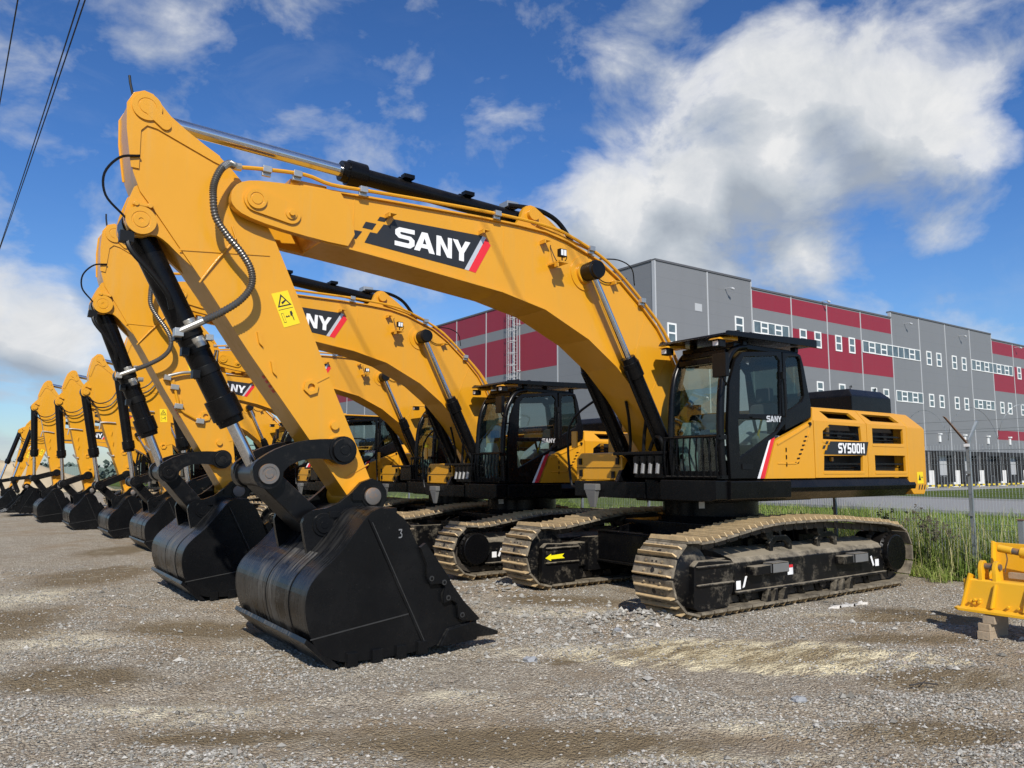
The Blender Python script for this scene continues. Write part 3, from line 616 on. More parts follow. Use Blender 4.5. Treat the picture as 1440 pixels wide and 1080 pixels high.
    a = MB(); a.box(-1.62, -1.52, .82, 1.10, 1.46, 1.56, 0); a.hexa([(-1.58, .90, 1.20), (-1.54, .90, 1.20), (-1.54, 1.0, 1.20), (-1.58, 1.0, 1.20), (-1.62, .84, 1.46), (-1.52, .84, 1.46), (-1.52, 1.08, 1.46), (-1.62, 1.08, 1.46)]); part(a, 'front_step', 'grey', bevel=.012)
    a = MB(); a.poly([(-1.12, 1.24), (-1.0, 1.24), (-1.0, 1.33), (-1.12, 1.33)], -.75); part(a, 'plate_label', 'white')
    cab(root, S, lod, fops, roof_mat)

def lamp(parent, tf, x, y, z):
    b = MB(); b.box(x - .055, x + .055, y - .03, y + .03, z - .05, z + .05, 0); b.box(x - .046, x - .002, y - .036, y - .031, z - .04, z + .04, 1); b.box(x + .002, x + .046, y - .036, y - .031, z - .04, z + .04, 1)
    b.cyl((x, y, z - .05), (x, y, z - .11), .01, n=6); b.box(x - .07, x + .07, y - .04, y + .26, z - .135, z - .11, 2); b.box(x - .09, x - .06, y - .01, y + .05, z - .19, z - .135, 2)
    b.tube([(x + .05, y, z + .02), (x + .10, y + .03, z - .05), (x + .03, y + .1, z - .12), (x - .03, y + .2, z + .12), (x + .04, y + .24, z + .18)], .007, 5, smooth=4)
    b.build('boom_lamp', ['rubber', 'lens', 'yellow'], parent, tf, bevel=.004)

def front(root, P, F, D, sy, lod, curl, flipped=False):
    """boom, arm, bucket and their rams; P boom tip pin, F boom foot pin, D bucket pin (complex, root-local)"""
    fb = sim(rP, rF, P, F); fa = sim(rP, rD, P, D)
    tb, ta = tf_of(fb, sy), tf_of(fa, sy)
    sa = abs(D - P) / abs(rD - rP); sbm = abs(F - P) / abs(rF - rP)
    sk = min(sa, (D.imag + .015) / 1.545)
    kx = .88 if lod else 1.0
    fk = lambda z: D + sk * complex((z - rD).real * kx + (.05 if lod else 0), (z - rD).imag)
    tk = tf_of((lambda z: D - sk * (z - rD).conjugate()) if curl else fk, sy)
    # ---- boom
    b = MB(); b.prism(BTOP + BBOT, -.285, .285)
    b.shell(BTOP, -.325, .325, .022); b.shell(BBOT, -.325, .325, .022)
    b.prism(disc((-.75, 2.0), .27, 24), -.36, .36)
    ear = chaikin([(-7.47, 4.47), (-7.44, 4.60), (-7.34, 4.68), (-7.15, 4.72), (-6.5, 4.775), (-6.25, 4.77), (-6.1, 4.19), (-6.55, 4.205), (-7.05, 4.26), (-7.33, 4.32), (-7.44, 4.39)], 1, True)
    for y0, y1 in ((-.36, -.262), (.262, .36)): b.prism(ear, y0, y1)
    # ears that carry the arm ram
    for y0, y1 in ((-.20, -.13), (.13, .20)): b.prism(chaikin([(-3.95, 4.86), (-3.78, 5.0), (-3.72, 5.19), (-3.58, 5.24), (-3.45, 5.17), (-3.20, 5.03), (-2.85, 4.80)], 1), y0, y1)
    for y0, y1 in ((-.30, -.286), (.286, .30)): b.prism(disc((-2.77, 4.42), .24, 32), y0, y1); b.prism(disc((-2.77, 4.42), .15, 24), y0 - .04 if y0 < 0 else y0, y1 if y0 < 0 else y1 + .04)
    for x, z in ((-3.48, 4.74), (-2.25, 4.37), (-5.70, 4.66), (-4.43, 4.70)): b.box(x - .05, x + .05, -.40, -.286, z - .012, z + .0); b.box(x - .05, x - .03, -.40, -.286, z - .05, z - .0121)
    for x in (-6.12, -4.1): b.prism(ribbon([(x, 4.24), (x, 4.78)], .012), -.289, -.2845)
    b.prism(ribbon([(-1.95, 3.10), (-1.62, 3.95)], .014), -.289, -.2845); b.prism(ribbon([(-1.62, 2.72), (-1.20, 3.38)], .014), -.289, -.2845)
    b.box(-6.85, -6.45, -.30, .30, 4.775, 4.83)
    bo = b.build('boom', 'yellow', root, tb, bevel=.010 * sbm)
    for sd in (-1, 1):
        q = MB(); q.prism(capsule((-7.22, 4.50), (-6.86, 4.42), .125, .105), *sorted((sd * .36, sd * .385)))
        q.stack([((-7.22, sd * .38, 4.50), .10), ((-7.22, sd * .408, 4.50), .10), ((-7.22, sd * .408, 4.50), .07), ((-7.22, sd * .402, 4.50), .068), ((-7.22, sd * .402, 4.50), .055), ((-7.22, sd * .409, 4.50), .053)], 26); q.stack([((-6.86, sd * .38, 4.42), .06), ((-6.86, sd * .40, 4.42), .06), ((-6.86, sd * .402, 4.42), .03), ((-6.86, sd * .43, 4.42), .028)], 16)
        q.build('boom_tip_pin', 'yellow', bo, tb)
    q = MB(); q.stack([((-3.59, -.26, 5.10), .085), ((-3.59, -.20, 5.10), .085), ((-3.59, .20, 5.10), .085), ((-3.59, .26, 5.10), .085)], 20); q.build('ram_pin', 'yellow', bo, tb, bevel=.004)
    for sd in (-1,) if lod else (-1, 1):
        s = MB(); y = sd * .2885; k = 0
        s.poly([(-5.63, 4.625), (-4.42, 4.645), (-4.68, 4.185), (-5.99, 4.29), (-5.925, 4.42), (-5.84, 4.42), (-5.76, 4.54), (-5.69, 4.54)], y, 0)
        s.poly([(-4.42, 4.645), (-4.37, 4.63), (-4.62, 4.18), (-4.68, 4.185)], y, 2)
        s.poly([(-4.37, 4.63), (-4.30, 4.545), (-4.52, 4.165), (-4.62, 4.18)], y, 3)
        for d in ([(-6.17, 4.41), (-6.02, 4.41), (-6.09, 4.31), (-6.23, 4.325)], [(-5.98, 4.53), (-5.85, 4.53), (-5.90, 4.45), (-6.02, 4.455)], [(-5.81, 4.62), (-5.71, 4.62), (-5.75, 4.57), (-5.84, 4.57)]): s.poly(d, y, 0)
        fr = ((-5.62, 4.325), (-5.62, 4.545), (-4.60, 4.53), (-4.60, 4.275))
        if sd > 0: fr = (fr[3], fr[2], fr[1], fr[0])
        write(s, 'SANY', SANY_SP, fr, sd * .2905, 1)
        s.build('brand_decal', ['decalblack', 'white', 'silver', 'red'], bo, tb)
    lamp(bo, tb, -3.33, -.50, 4.56)
    pp = MB()
    for sd in (-1, 1):
        pp.tube([(-7.42, sd * .36, 4.80), (-7.15, sd * .36, 4.84), (-6.72, sd * .36, 4.88), (-6.42, sd * .35, 4.84), (-5.95, sd * .34, 4.87), (-5.2, sd * .34, 4.91), (-4.3, sd * .345, 4.945), (-3.5, sd * .345, 4.94), (-3.05, sd * .345, 4.87), (-2.4, sd * .345, 4.63), (-1.8, sd * .345, 4.21), (-1.3, sd * .345, 3.75), (-1.0, sd * .345, 3.25)], .022, 8, smooth=4)
        pp.tube([(-3.6, sd * .30, 4.925), (-3.05, sd * .30, 4.83), (-2.4, sd * .30, 4.67), (-1.8, sd * .30, 4.25), (-1.25, sd * .30, 3.78), (-.9, sd * .30, 3.2)], .018, 8, smooth=4)
    pp.build('oil_pipe', 'yellow', bo, tb)
    for x, z in ((-7.12, 4.845), (-6.80, 4.87), (-6.05, 4.862), (-4.25, 4.946), (-2.7, 4.76), (-1.75, 4.165)):
        MB().box(x - .045, x + .045, -.395, -.325, z - .035, z + .03).box(x - .045, x + .045, -.36, -.3255, z - .07, z - .0345).build('pipe_clamp', 'alu', bo, tb, bevel=.004)
    MB().cyl((-7.46, -.36, 4.80), (-7.38, -.36, 4.805), .042, n=8).build('pipe_union', 'alu', bo, tb)
    hs = MB(); hs.tube([(-3.9, -.1, 5.20), (-3.57, -.12, 5.22), (-3.32, -.13, 5.20), (-3.10, -.14, 5.11), (-2.92, -.15, 4.93), (-2.78, -.15, 4.74)], .032, 8, smooth=4); hs.tube([(-3.9, .1, 5.20), (-3.5, .1, 5.20), (-3.25, .1, 5.15), (-3.05, .1, 5.0), (-2.9, .1, 4.82)], .032, 8, smooth=4)
    hs.tube([(-2.50, -.30, 4.66), (-2.2, -.36, 4.68), (-1.95, -.36, 4.60), (-1.84, -.3, 4.38)], .009, 6, smooth=4); hs.tube([(-2.62, -.31, 4.42), (-2.4, -.31, 4.34), (-2.15, -.31, 4.40), (-2.0, -.3, 4.46)], .008, 6, smooth=4)
    hs.build('boom_hose', 'rubber', bo, tb)
    # ---- rams
    def ram(a, b_, y, rb, rg, rr, barrel, parent, eye=.13, head=.0):
        u = (b_ - a) / abs(b_ - a); V = lambda z, yy=0: (z.real, (y + yy) * sy, z.imag)
        m = MB(); m.stack([(V(a), rb), (V(a + u * (barrel - .30 * sa)), rb), (V(a + u * (barrel - .299 * sa)), rg), (V(a + u * (barrel - .08 * sa)), rg), (V(a + u * (barrel - .079 * sa)), rg * .86), (V(a + u * barrel), rg * .8)], 26)
        m.cyl(V(a, -eye), V(a, eye), rb * 1.15, n=20)
        for k in range(8):
            t = 2 * math.pi * k / 8; n = u * 1j; c = V(a + u * (barrel - .085 * sa) + n * rg * .78 * math.cos(t), rg * .78 * math.sin(t) / sy); d2 = V(a + u * (barrel - .05 * sa) + n * rg * .78 * math.cos(t), rg * .78 * math.sin(t) / sy)
            m.cyl(c, d2, rg * .12, n=6)
        return m, u, V
    def finish(m, nm, a, b_, u, V, rr, barrel, rodeye, rodmat='black'):
        o = m.build(nm, 'black', root, bevel=.003)
        r = MB(); r.cyl(V(a + u * (barrel - .02)), V(b_ - u * rodeye * .6), rr, n=22); r.build('ram_rod', 'chrome', o)
        return o
    E, T = fb(rE), fa(rT)
    m, u, V = ram(E, T, 0, .098 * sa, .145 * sa, .055, min(2.58 * sbm, abs(T - E) * .8), root, .12 * sa)
    for f in (.9, 1.75): 
        c = E + u * f * sa; n = u * 1j
        for sg in (-1, 1): m.box(c.real - .07 * sa, c.real + .07 * sa, (-.05 + sg * .07) * sa, (.05 + sg * .07) * sa, c.imag + .09 * sa, c.imag + .14 * sa)
    am = finish(m, 'arm_ram', E, T, u, V, .070 * sa, min(2.58 * sbm, abs(T - E) * .8), .1 * sa)
    c = MB(); c.cyl(V(T, -.16 * sa), V(T, .16 * sa), .11 * sa, n=20); c.build('ram_eye', 'yellow', am)
    if lod == 0:
        c = MB(); e = E + u * .22 * sa; c.box(e.real - .09, e.real + .09, -.10, .10, e.imag + .10, e.imag + .18); c.build('port_block', 'alu', am, bevel=.008)
    K = fb(rK); G = F + (rG - rF) * (F.imag / rF.imag)
    for sd in (-1, 1):
        a = G; L = abs(K - G); bl = min(1.80 * sbm, L * .72)
        m, u, V = ram(a, K, sd * .43, .102 * sbm, .125 * sbm, .05, bl, root, .09)
        if sd < 0 or lod == 0:
            n = u * 1j; m.tube([V(a + u * .25 + n * .13 * sbm, .0), V(a + u * .35 + n * .15 * sbm), V(a + u * (bl - .35) + n * .14 * sbm), V(a + u * (bl - .15) + n * .12 * sbm)], .02 * sbm, 6)
        o = finish(m, 'boom_ram', a, K, u, V, .05 * sbm, bl, .1)
        c = MB(); yy = lambda q: q * sd * sy
        c.stack([((K.real, yy(.335), K.imag), .12 * sbm), ((K.real, yy(.54), K.imag), .13 * sbm), ((K.real, yy(.56), K.imag), .115 * sbm), ((K.real, yy(.585), K.imag), .115 * sbm), ((K.real, yy(.587), K.imag), .07 * sbm)], 28); c.build('ram_pin_cap', 'rubber', o)
    # ---- arm
    a = MB(); a.prism(ARM, -.23, .23)
    rim = [(-8.36, 4.62), (-8.385, 4.78), (-8.415, 4.99), (-8.425, 5.24), (-8.37, 5.355), (-8.28, 5.40), (-8.20, 5.385), (-8.14, 5.32), (-8.03, 5.205), (-7.87, 5.095), (-7.71, 5.0), (-7.56, 4.92), (-7.52, 4.82), (-7.62, 4.85), (-8.15, 5.05), (-8.24, 5.06), (-8.29, 5.0), (-8.29, 4.62)]
    for y0, y1 in ((-.246, -.229), (.229, .246)): a.prism(rim, y0, y1); a.prism(ribbon([(-7.90, 3.90), (-7.02, 3.985)], .016), y0 + .01, y1 - .01); a.prism(ribbon([(-6.62, 2.62), (-6.33, 2.78)], .02), y0 + .01, y1 - .01); a.prism(ribbon([(-6.12, 1.70), (-5.86, 1.84)], .014), y0 + .01, y1 - .01)
    for y0, y1 in ((-.21, -.15), (.15, .21)): a.prism(chaikin([(-8.30, 4.50), (-8.37, 4.28), (-8.40, 4.13), (-8.34, 4.0), (-8.25, 3.96), (-8.12, 4.02), (-8.02, 3.97), (-7.90, 3.86), (-7.7, 3.70), (-7.8, 4.1), (-8.1, 4.5)], 1, True), y0, y1)
    a.cyl((rB.real, -.25, rB.imag), (rB.real, .25, rB.imag), .16, n=24); a.cyl((rD.real, -.37, rD.imag), (rD.real, .37, rD.imag), .17, n=24)
    for x, z in ((-7.09, 3.12), (-6.94, 2.83)): a.hexa([(x - .012, -.26, z - .06), (x + .03, -.26, z - .10), (x + .03, -.229, z - .10), (x - .012, -.229, z - .06), (x - .035, -.26, z + .05), (x + .0, -.26, z + .04), (x, -.229, z + .04), (x - .035, -.229, z + .05)])
    hx = [(-6.54 + .085 * math.cos(R(60 * i + 20)), 2.64 + .085 * math.sin(R(60 * i + 20))) for i in range(6)]
    yplate(a, hx, [disc((-6.54, 2.64), .04, 12)], -.262, -.228); a.prism(disc((-6.27, 2.245), .045, 12), -.27, -.228)
    ar = a.build('arm', 'yellow', root, ta, bevel=.010 * sa)
    for sd in (-1, 1):
        for z in (rT, rC): MB().stack([((z.real, sd * .23, z.imag), .105 if lod else .135), ((z.real, sd * .266, z.imag), .105 if lod else .135), ((z.real, sd * .2665, z.imag), .085), ((z.real, sd * .262, z.imag), .083), ((z.real, sd * .262, z.imag), .07), ((z.real, sd * .2685, z.imag), .068), ((z.real, sd * .2685, z.imag), .022), ((z.real, sd * .262, z.imag), .02)], 30).build('arm_pin', 'yellow', ar, ta)
        q = MB()
        q.box(-8.33, -8.15, *sorted((sd * .235, sd * .27)), 4.255, 4.28); q.cyl((-8.30, sd * .28, 4.27), (-8.30, sd * .22, 4.27), .024, n=8); q.cyl((-8.18, sd * .28, 4.27), (-8.18, sd * .22, 4.27), .024, n=8); q.build('pin_lock', 'yellow', ar, ta, bevel=.003); q = MB()
        q.prism(capsule((-8.25, 5.24), (-8.08, 5.10), .06, .05), *sorted((sd * .246, sd * .268)))
        q.build('pin_lock', 'yellow', ar, ta, bevel=.003)
    w = MB(); y = -.2335; w.poly([(-6.99, 3.585), (-6.82, 3.645), (-6.675, 3.31), (-6.845, 3.245)], y, 0)
    L = lambda u, v: (-6.99 + .17 * u + .145 * v, 3.585 + .06 * u - .338 * v)
    w.poly([L(.5, .06), L(.92, .42), L(.08, .42)], y - .0015, 1); w.poly([L(.5, .14), L(.80, .385), L(.2, .385)], y - .003, 0); w.poly([L(.36, .30), L(.64, .24), L(.66, .28), L(.40, .36)], y - .0045, 1)
    w.poly([L(.06, .49), L(.94, .49), L(.94, .505), L(.06, .505)], y - .0015, 1)
    w.poly([L(.66, .60), L(.78, .58), L(.80, .68), L(.76, .68), L(.76, .85), L(.72, .88), L(.70, .72), L(.62, .74)], y - .0015, 1); w.poly([L(.32, .72), L(.40, .68), L(.40, .71), L(.50, .71), L(.50, .68), L(.58, .72), L(.50, .76), L(.50, .735), L(.40, .735), L(.40, .76)], y - .0015, 1)
    w.poly([L(.12, .60), L(.26, .60), L(.26, .88), L(.12, .88)], y - .0015, 1); w.poly([L(.14, .615), L(.24, .615), L(.24, .865), L(.14, .865)], y - .003, 0)
    w.build('warning_label', ['label', 'decalblack'], ar, ta)
    if lod == 0:
        w = MB(); t = (-7.04 + 7.60) / (-7.19 + 7.60)
        for i in range(4):
            x, z = -7.03 + i * .035, 2.74 - i * .046
            w.add([(x - .004, -.20, z - .006), (x + .018, -.20, z - .035), (x + .018, -.14, z - .035), (x - .004, -.14, z - .006)], [(0, 1, 2, 3)])
        w.build('arm_stencil', 'red', ar, ta)
    if flipped:
        h = MB(); h.tube([(-7.19, -.30, 3.19), (-7.0, -.30, 3.27), (-6.82, -.29, 3.31)], .026, 8, smooth=3); h.box(-7.25, -7.15, -.32, -.23, 3.12, 3.20); h.build('hose_fitting', 'alu', ar, ta, bevel=.004)
        MB().tube([(-7.16, -.27, 3.15), (-7.06, -.27, 3.0), (-6.97, -.27, 2.74), (-6.88, -.27, 2.66), (-6.62, -.27, 2.55)], .02, 8).build('arm_pipe', 'yellow', ar, ta)
        for x, z in ((-7.07, 3.03), (-6.97, 2.74), (-6.62, 2.55)): MB().box(x - .06, x + .06, -.305, -.232, z - .04, z + .04).build('pipe_clamp', 'alu', ar, ta, bevel=.006)
    h = MB()
    if lod == 0 and sa > .9:
        h.tube([(-7.46, -.38, 4.80), (-7.52, -.42, 4.79), (-7.60, -.45, 4.70), (-7.655, -.46, 4.55), (-7.66, -.46, 4.42), (-7.63, -.46, 4.22), (-7.52, -.46, 4.06), (-7.37, -.46, 3.90), (-7.27, -.46, 3.74), (-7.265, -.46, 3.58), (-7.36, -.45, 3.43), (-7.52, -.42, 3.30), (-7.68, -.38, 3.20)], .035, 10, smooth=14, corr=.10)
        ho = h.build('arm_hose', 'hose', ar, ta)
        h = MB(); h.tube([(-7.44, -.37, 4.805), (-7.52, -.42, 4.79), (-7.58, -.445, 4.73)], .036, 8, smooth=4); h.build('hose_fitting', 'alu', ho, ta); h = MB(); h.tube([(-7.66, -.385, 3.21), (-7.74, -.35, 3.165), (-7.87, -.30, 3.09)], .034, 8, smooth=4); h.box(-7.92, -7.84, -.33, -.23, 3.04, 3.12); h.build('hose_fitting', 'alu', ho, ta, bevel=.004)
        h = MB(); h.tube([(-7.41, -.24, 4.22), (-7.37, -.25, 4.10), (-7.55, -.25, 3.84), (-7.70, -.24, 3.60)], .010, 6); h.build('grease_line', 'yellow', ar, ta)
        h = MB(); h.tube([(-8.29, -.26, 4.74), (-8.46, -.27, 4.68), (-8.58, -.27, 4.50), (-8.56, -.26, 4.30), (-8.42, -.24, 4.16), (-8.34, -.22, 4.10)], .012, 6, smooth=5); h.build('grease_hose', 'rubber', ar, ta); h = MB(); h.tube([(-8.36, -.2, 5.30), (-8.40, -.2, 5.46), (-8.41, -.2, 5.53)], .012, 6); h.build('wire_loop', 'rubber', ar, ta); h = MB()
        h.tube([(-8.32, -.19, 4.02), (-8.35, -.22, 3.92), (-8.30, -.24, 3.80), (-8.12, -.24, 3.62), (-7.98, -.22, 3.45), (-7.93, -.18, 3.32)], .028, 8, smooth=5); h.box(-8.42, -8.30, -.25, -.15, 3.90, 4.0)
        h.build('ram_hose', 'rubber', ar, ta)
    else:
        h.tube([(-7.40, -.36, 4.66), (-7.36, -.42, 4.40), (-7.38, -.45, 4.12), (-7.52, -.46, 3.86), (-7.78, -.46, 3.74), (-8.02, -.44, 3.80), (-8.18, -.38, 3.92)], .02, 8, smooth=8); h.build('arm_hose', 'rubber', ar, ta)
        h = MB(); h.tube([(-7.44, -.36, 4.64), (-7.45, -.42, 4.38), (-7.50, -.44, 4.14), (-7.64, -.45, 3.95), (-7.86, -.44, 3.86), (-8.16, -.36, 3.96)], .018, 8, smooth=8)
        h.build('arm_hose', 'rubber', ar, ta)
        h = MB(); h.tube([(-7.52, -.26, 3.33), (-7.36, -.27, 3.39), (-7.10, -.27, 3.46)], .022, 8, smooth=3); h.tube([(-7.52, -.26, 3.33), (-7.47, -.26, 3.10)], .02, 8); h.tube([(-7.0, -.26, 2.5), (-6.85, -.26, 2.42), (-6.78, -.26, 2.46)], .03, 8); h.build('hose_fitting', 'alu', ar, ta)
    # ---- bucket and linkage
    B, Cb = fa(rB), fk(rCb)
    l1, l2 = abs(rA - rB) * sa, abs(rA - rCb) * sk
    d = abs(Cb - B); d = min(d, (l1 + l2) * .999); x = (l1 * l1 - l2 * l2 + d * d) / (2 * d); hh = math.sqrt(max(l1 * l1 - x * x, 0)); u = (Cb - B) / abs(Cb - B)
    c1, c2 = B + u * x + u * 1j * hh, B + u * x - u * 1j * hh
    A = min((c1, c2), key=lambda z: z.real)
    fl = tf_of(sim(rA, rB, A, B), sy)
    C = fa(rC); m, u, V = ram(C, A, 0, .128 * sa, .158 * sa, .06, min(2.12 * sa, abs(A - C) * .82), root, .13 * sa)
    kb = finish(m, 'bucket_ram', C, A, u, V, .062 * sa, min(2.12 * sa, abs(A - C) * .82), .12 * sa)
    if lod == 0:
        h = MB(); n = u * 1j
        for f in (1.12, 1.28, 1.52): c = C + u * f * sa; h.cyl(V(c - u * .045), V(c + u * .045), .138 * sa, n=20); q_ = c - n * .14 * sa; h.box(q_.real - .035, q_.real + .035, -.17, -.07, q_.imag - .04, q_.imag + .04)
        h.build('ram_clamp', 'rubber', kb, bevel=.004)
        h = MB()
        for f in (1.05, 1.24): c = C + u * f * sa + n * .03; q = MB().cyl(V(c - u * .05, -.11), V(c + u * .05, -.11), .062 * sa, n=14); e_ = c + n * .10; q.box(e_.real - .035, e_.real + .035, -.17, -.10, e_.imag - .03, e_.imag + .03); q.build('ram_fitting', 'alu', kb, bevel=.004)
    c = MB(); c.cyl(V(A, -.14), V(A, .14), .125 * sa, n=22); c.build('ram_eye', 'linkblack', kb)
    lk = [(-7.16, 1.86), (-7.05, 1.94), (-6.90, 2.02), (-6.65, 2.09), (-6.41, 2.105), (-6.22, 2.095), (-6.12, 2.04), (-6.105, 1.96), (-6.15, 1.88), (-6.25, 1.865), (-6.41, 1.90), (-6.62, 1.90), (-6.78, 1.85), (-6.86, 1.77), (-6.91, 1.68), (-7.0, 1.635), (-7.09, 1.66), (-7.16, 1.74)]
    lp = chaikin(lk, 1, True) if lod == 0 else capsule((rA.real, rA.imag), (rB.real, rB.imag), .10, .10)
    for sd in (-1, 1):
        q = MB(); y0, y1 = sorted((sd * .29, sd * .37)); q.prism(lp, y0, y1)
        for z in (rA, rB): q.stack([((z.real, sd * .26, z.imag), .145), ((z.real, sd * .385, z.imag), .15)], 26); q.stack([((z.real, sd * .385, z.imag), .10 if z is rA else .125), ((z.real, sd * .42, z.imag), .10 if z is rA else .12), ((z.real, sd * .42, z.imag), .07), ((z.real, sd * .414, z.imag), .068), ((z.real, sd * .414, z.imag), .045), ((z.real, sd * .421, z.imag), .043)], 26, mi=1 if (z is rA and lod == 0 and sa > .95) else 0)
        q.build('side_link', ['linkblack', 'rustpin'], root, fl)
    ft = tf_of(sim(rA, rCb, A, Cb), sy)
    q = MB(); q.prism(capsule((rA.real, rA.imag), (rCb.real, rCb.imag), .11, .12), -.26, .26); q.cyl((rCb.real, -.40, rCb.imag), (rCb.real, .40, rCb.imag), .095, n=20); q.cyl((rA.real, -.28, rA.imag), (rA.real, .28, rA.imag), .13, n=20)
    q.build('bucket_link', 'linkblack', root, ft, bevel=.012)
    k = MB(); back = chaikin(BUCK, 2) if lod == 0 else chaikin(BUCK, 1); W = 1.06
    k.shell(back, -W + .002, W - .002, -.035)
    side = back + chaikin(BFRONT, 1)
    for y0, y1 in ((-W - .03, -W), (W, W + .03)): k.prism(side, y0, y1)
    k.box(-6.10, -5.93, -W, W, 1.34, 1.40)
    k.shell([(x, z) for x, z in back if x < -6.58 and z > .15], -.66, -.012, .008, 1); k.shell([(x, z) for x, z in back if x < -6.58 and z > .15], .012, .66, .008, 1)
    k.prism([(-6.855, .225), (-6.875, .185), (-6.60, -.075), (-6.52, -.065), (-6.74, .13)], -W - .028, W + .028, 1)
    for sd in (-1, 1):
        o = sd * (W + .03); y0, y1 = sorted((o, o + sd * .010))
        k.prism(ribbon([(-6.25, 1.30), (-5.62, .02)], .022), *sorted((o, o + sd * .016)))
        for x in (-6.40, -6.14, -5.88, -5.64): k.box(x - .06, x + .05, *sorted((o - sd * .05, o + sd * .035)), -.075 + .05 * max(0, x + 5.9), .05 + .05 * max(0, x + 5.9))
    bk = k.build('bucket', ['steel', 'worn'], root, tk, bevel=.006)
    for sd in (-1, 1):
        o = sd * (W + .03); MB().prism(ribbon([(-6.82, .215), (-6.4, .27), (-5.80, .345)], .012), *sorted((o, o + sd * .006))).build('weld_seam', 'weld', bk, tk)
        MB().prism(ribbon([(-6.222, 1.27), (-5.608, .03)], .008), *sorted((o + sd * .016, o + sd * .019))).build('weld_seam', 'weld', bk, tk)
        e = MB(); ep = [(-5.735, 1.46), (-5.745, 1.56), (-5.81, 1.65), (-5.92, 1.69), (-6.04, 1.65), (-6.15, 1.54), (-6.28, 1.44), (-6.43, 1.385), (-6.56, 1.37), (-6.66, 1.31), (-6.685, 1.24), (-6.66, 1.10), (-6.62, .92), (-6.45, 1.05), (-6.2, 1.36), (-5.95, 1.31), (-5.80, 1.35)]
        e.prism(ep, *sorted((sd * .39, sd * .45)))
        e.stack([((-5.92, sd * .45, 1.5), .125), ((-5.92, sd * .465, 1.5), .12)], 24); e.stack([((-5.92, sd * .465, 1.5), .092), ((-5.92, sd * .495, 1.5), .092), ((-5.92, sd * .50, 1.5), .08)], 22, mi=1); e.stack([((rCb.real, sd * .45, rCb.imag), .12), ((rCb.real, sd * .47, rCb.imag), .115)], 22); e.stack([((rCb.real, sd * .47, rCb.imag), .085), ((rCb.real, sd * .49, rCb.imag), .085), ((rCb.real, sd * .49, rCb.imag), .04), ((rCb.real, sd * .497, rCb.imag), .038)], 20)
        e.box(-6.15, -6.04, *sorted((sd * .45, sd * .48)), 1.46, 1.53); e.box(-6.40, -6.28, *sorted((sd * .45, sd * .48)), 1.29, 1.35)
        e.build('bucket_ear', ['steel', 'rustpin'], bk, tk)
        t = MB(); o = sd * (W + .03)
        cut = [(-5.70, 1.0), (-5.64, 1.04), (-5.50, .86), (-5.38, .70), (-5.32, .60), (-5.18, .42), (-4.98, .22), (-5.02, .20), (-5.20, .22), (-5.24, .25), (-5.26, .40), (-5.32, .44), (-5.42, .42), (-5.43, .50), (-5.40, .58), (-5.46, .62), (-5.58, .62), (-5.62, .70), (-5.62, .82)]
        t.prism(cut, *sorted((o + sd * .001, o + sd * .055)))
        for x, z in ((-5.57, .68), (-5.42, .63), (-5.37, .47), (-5.20, .28)): t.cyl((x, o + sd * .055, z), (x, o + sd * .062, z), .03, n=12, mi=1); t.cyl((x, o + sd * .062, z), (x, o + sd * .066, z), .016, n=8)
        t.build('side_cutter', ['steel', 'weld'], bk, tk, bevel=.004)
    for i in range(5):
        y = -W + .03 + i * (2 * W - .06) / 4; t = MB()
        t.hexa([(-5.46, y - .11, -.01), (-5.0, y - .10, .0), (-5.0, y + .10, .0), (-5.46, y + .11, -.01), (-5.36, y - .11, .15), (-5.0, y - .09, .20), (-5.0, y + .09, .20), (-5.36, y + .11, .15)])
        t.hexa([(-5.0, y - .075, .02), (-4.70, y - .05, .01), (-4.70, y + .05, .01), (-5.0, y + .075, .02), (-5.0, y - .075, .17), (-4.69, y - .045, .045), (-4.69, y + .045, .045), (-5.0, y + .075, .17)])
        t.build('bucket_tooth', 'worn', bk, tk, bevel=.010)
    return bk, tk

def excavator(label, rx, ry, P, F, D, sb, sy, lod=0, flip=False, fops=True, roof='black', text=False, curl=False):
    root = empty('excavator', (rx, ry, 0), label, 'excavator', 'excavators parked in a row')
    undercarriage(root, sb, lod, flip)
    upper(root, sb, lod, fops, roof, text)
    w = lambda p: complex(p[0] - rx, p[1])
    return root, front(root, w(P), w(F), w(D), sy, lod, curl, flip)
M['chalk'] = mat('chalk_mark', (.16, .165, .17), .9, var=.3, vscale=60)
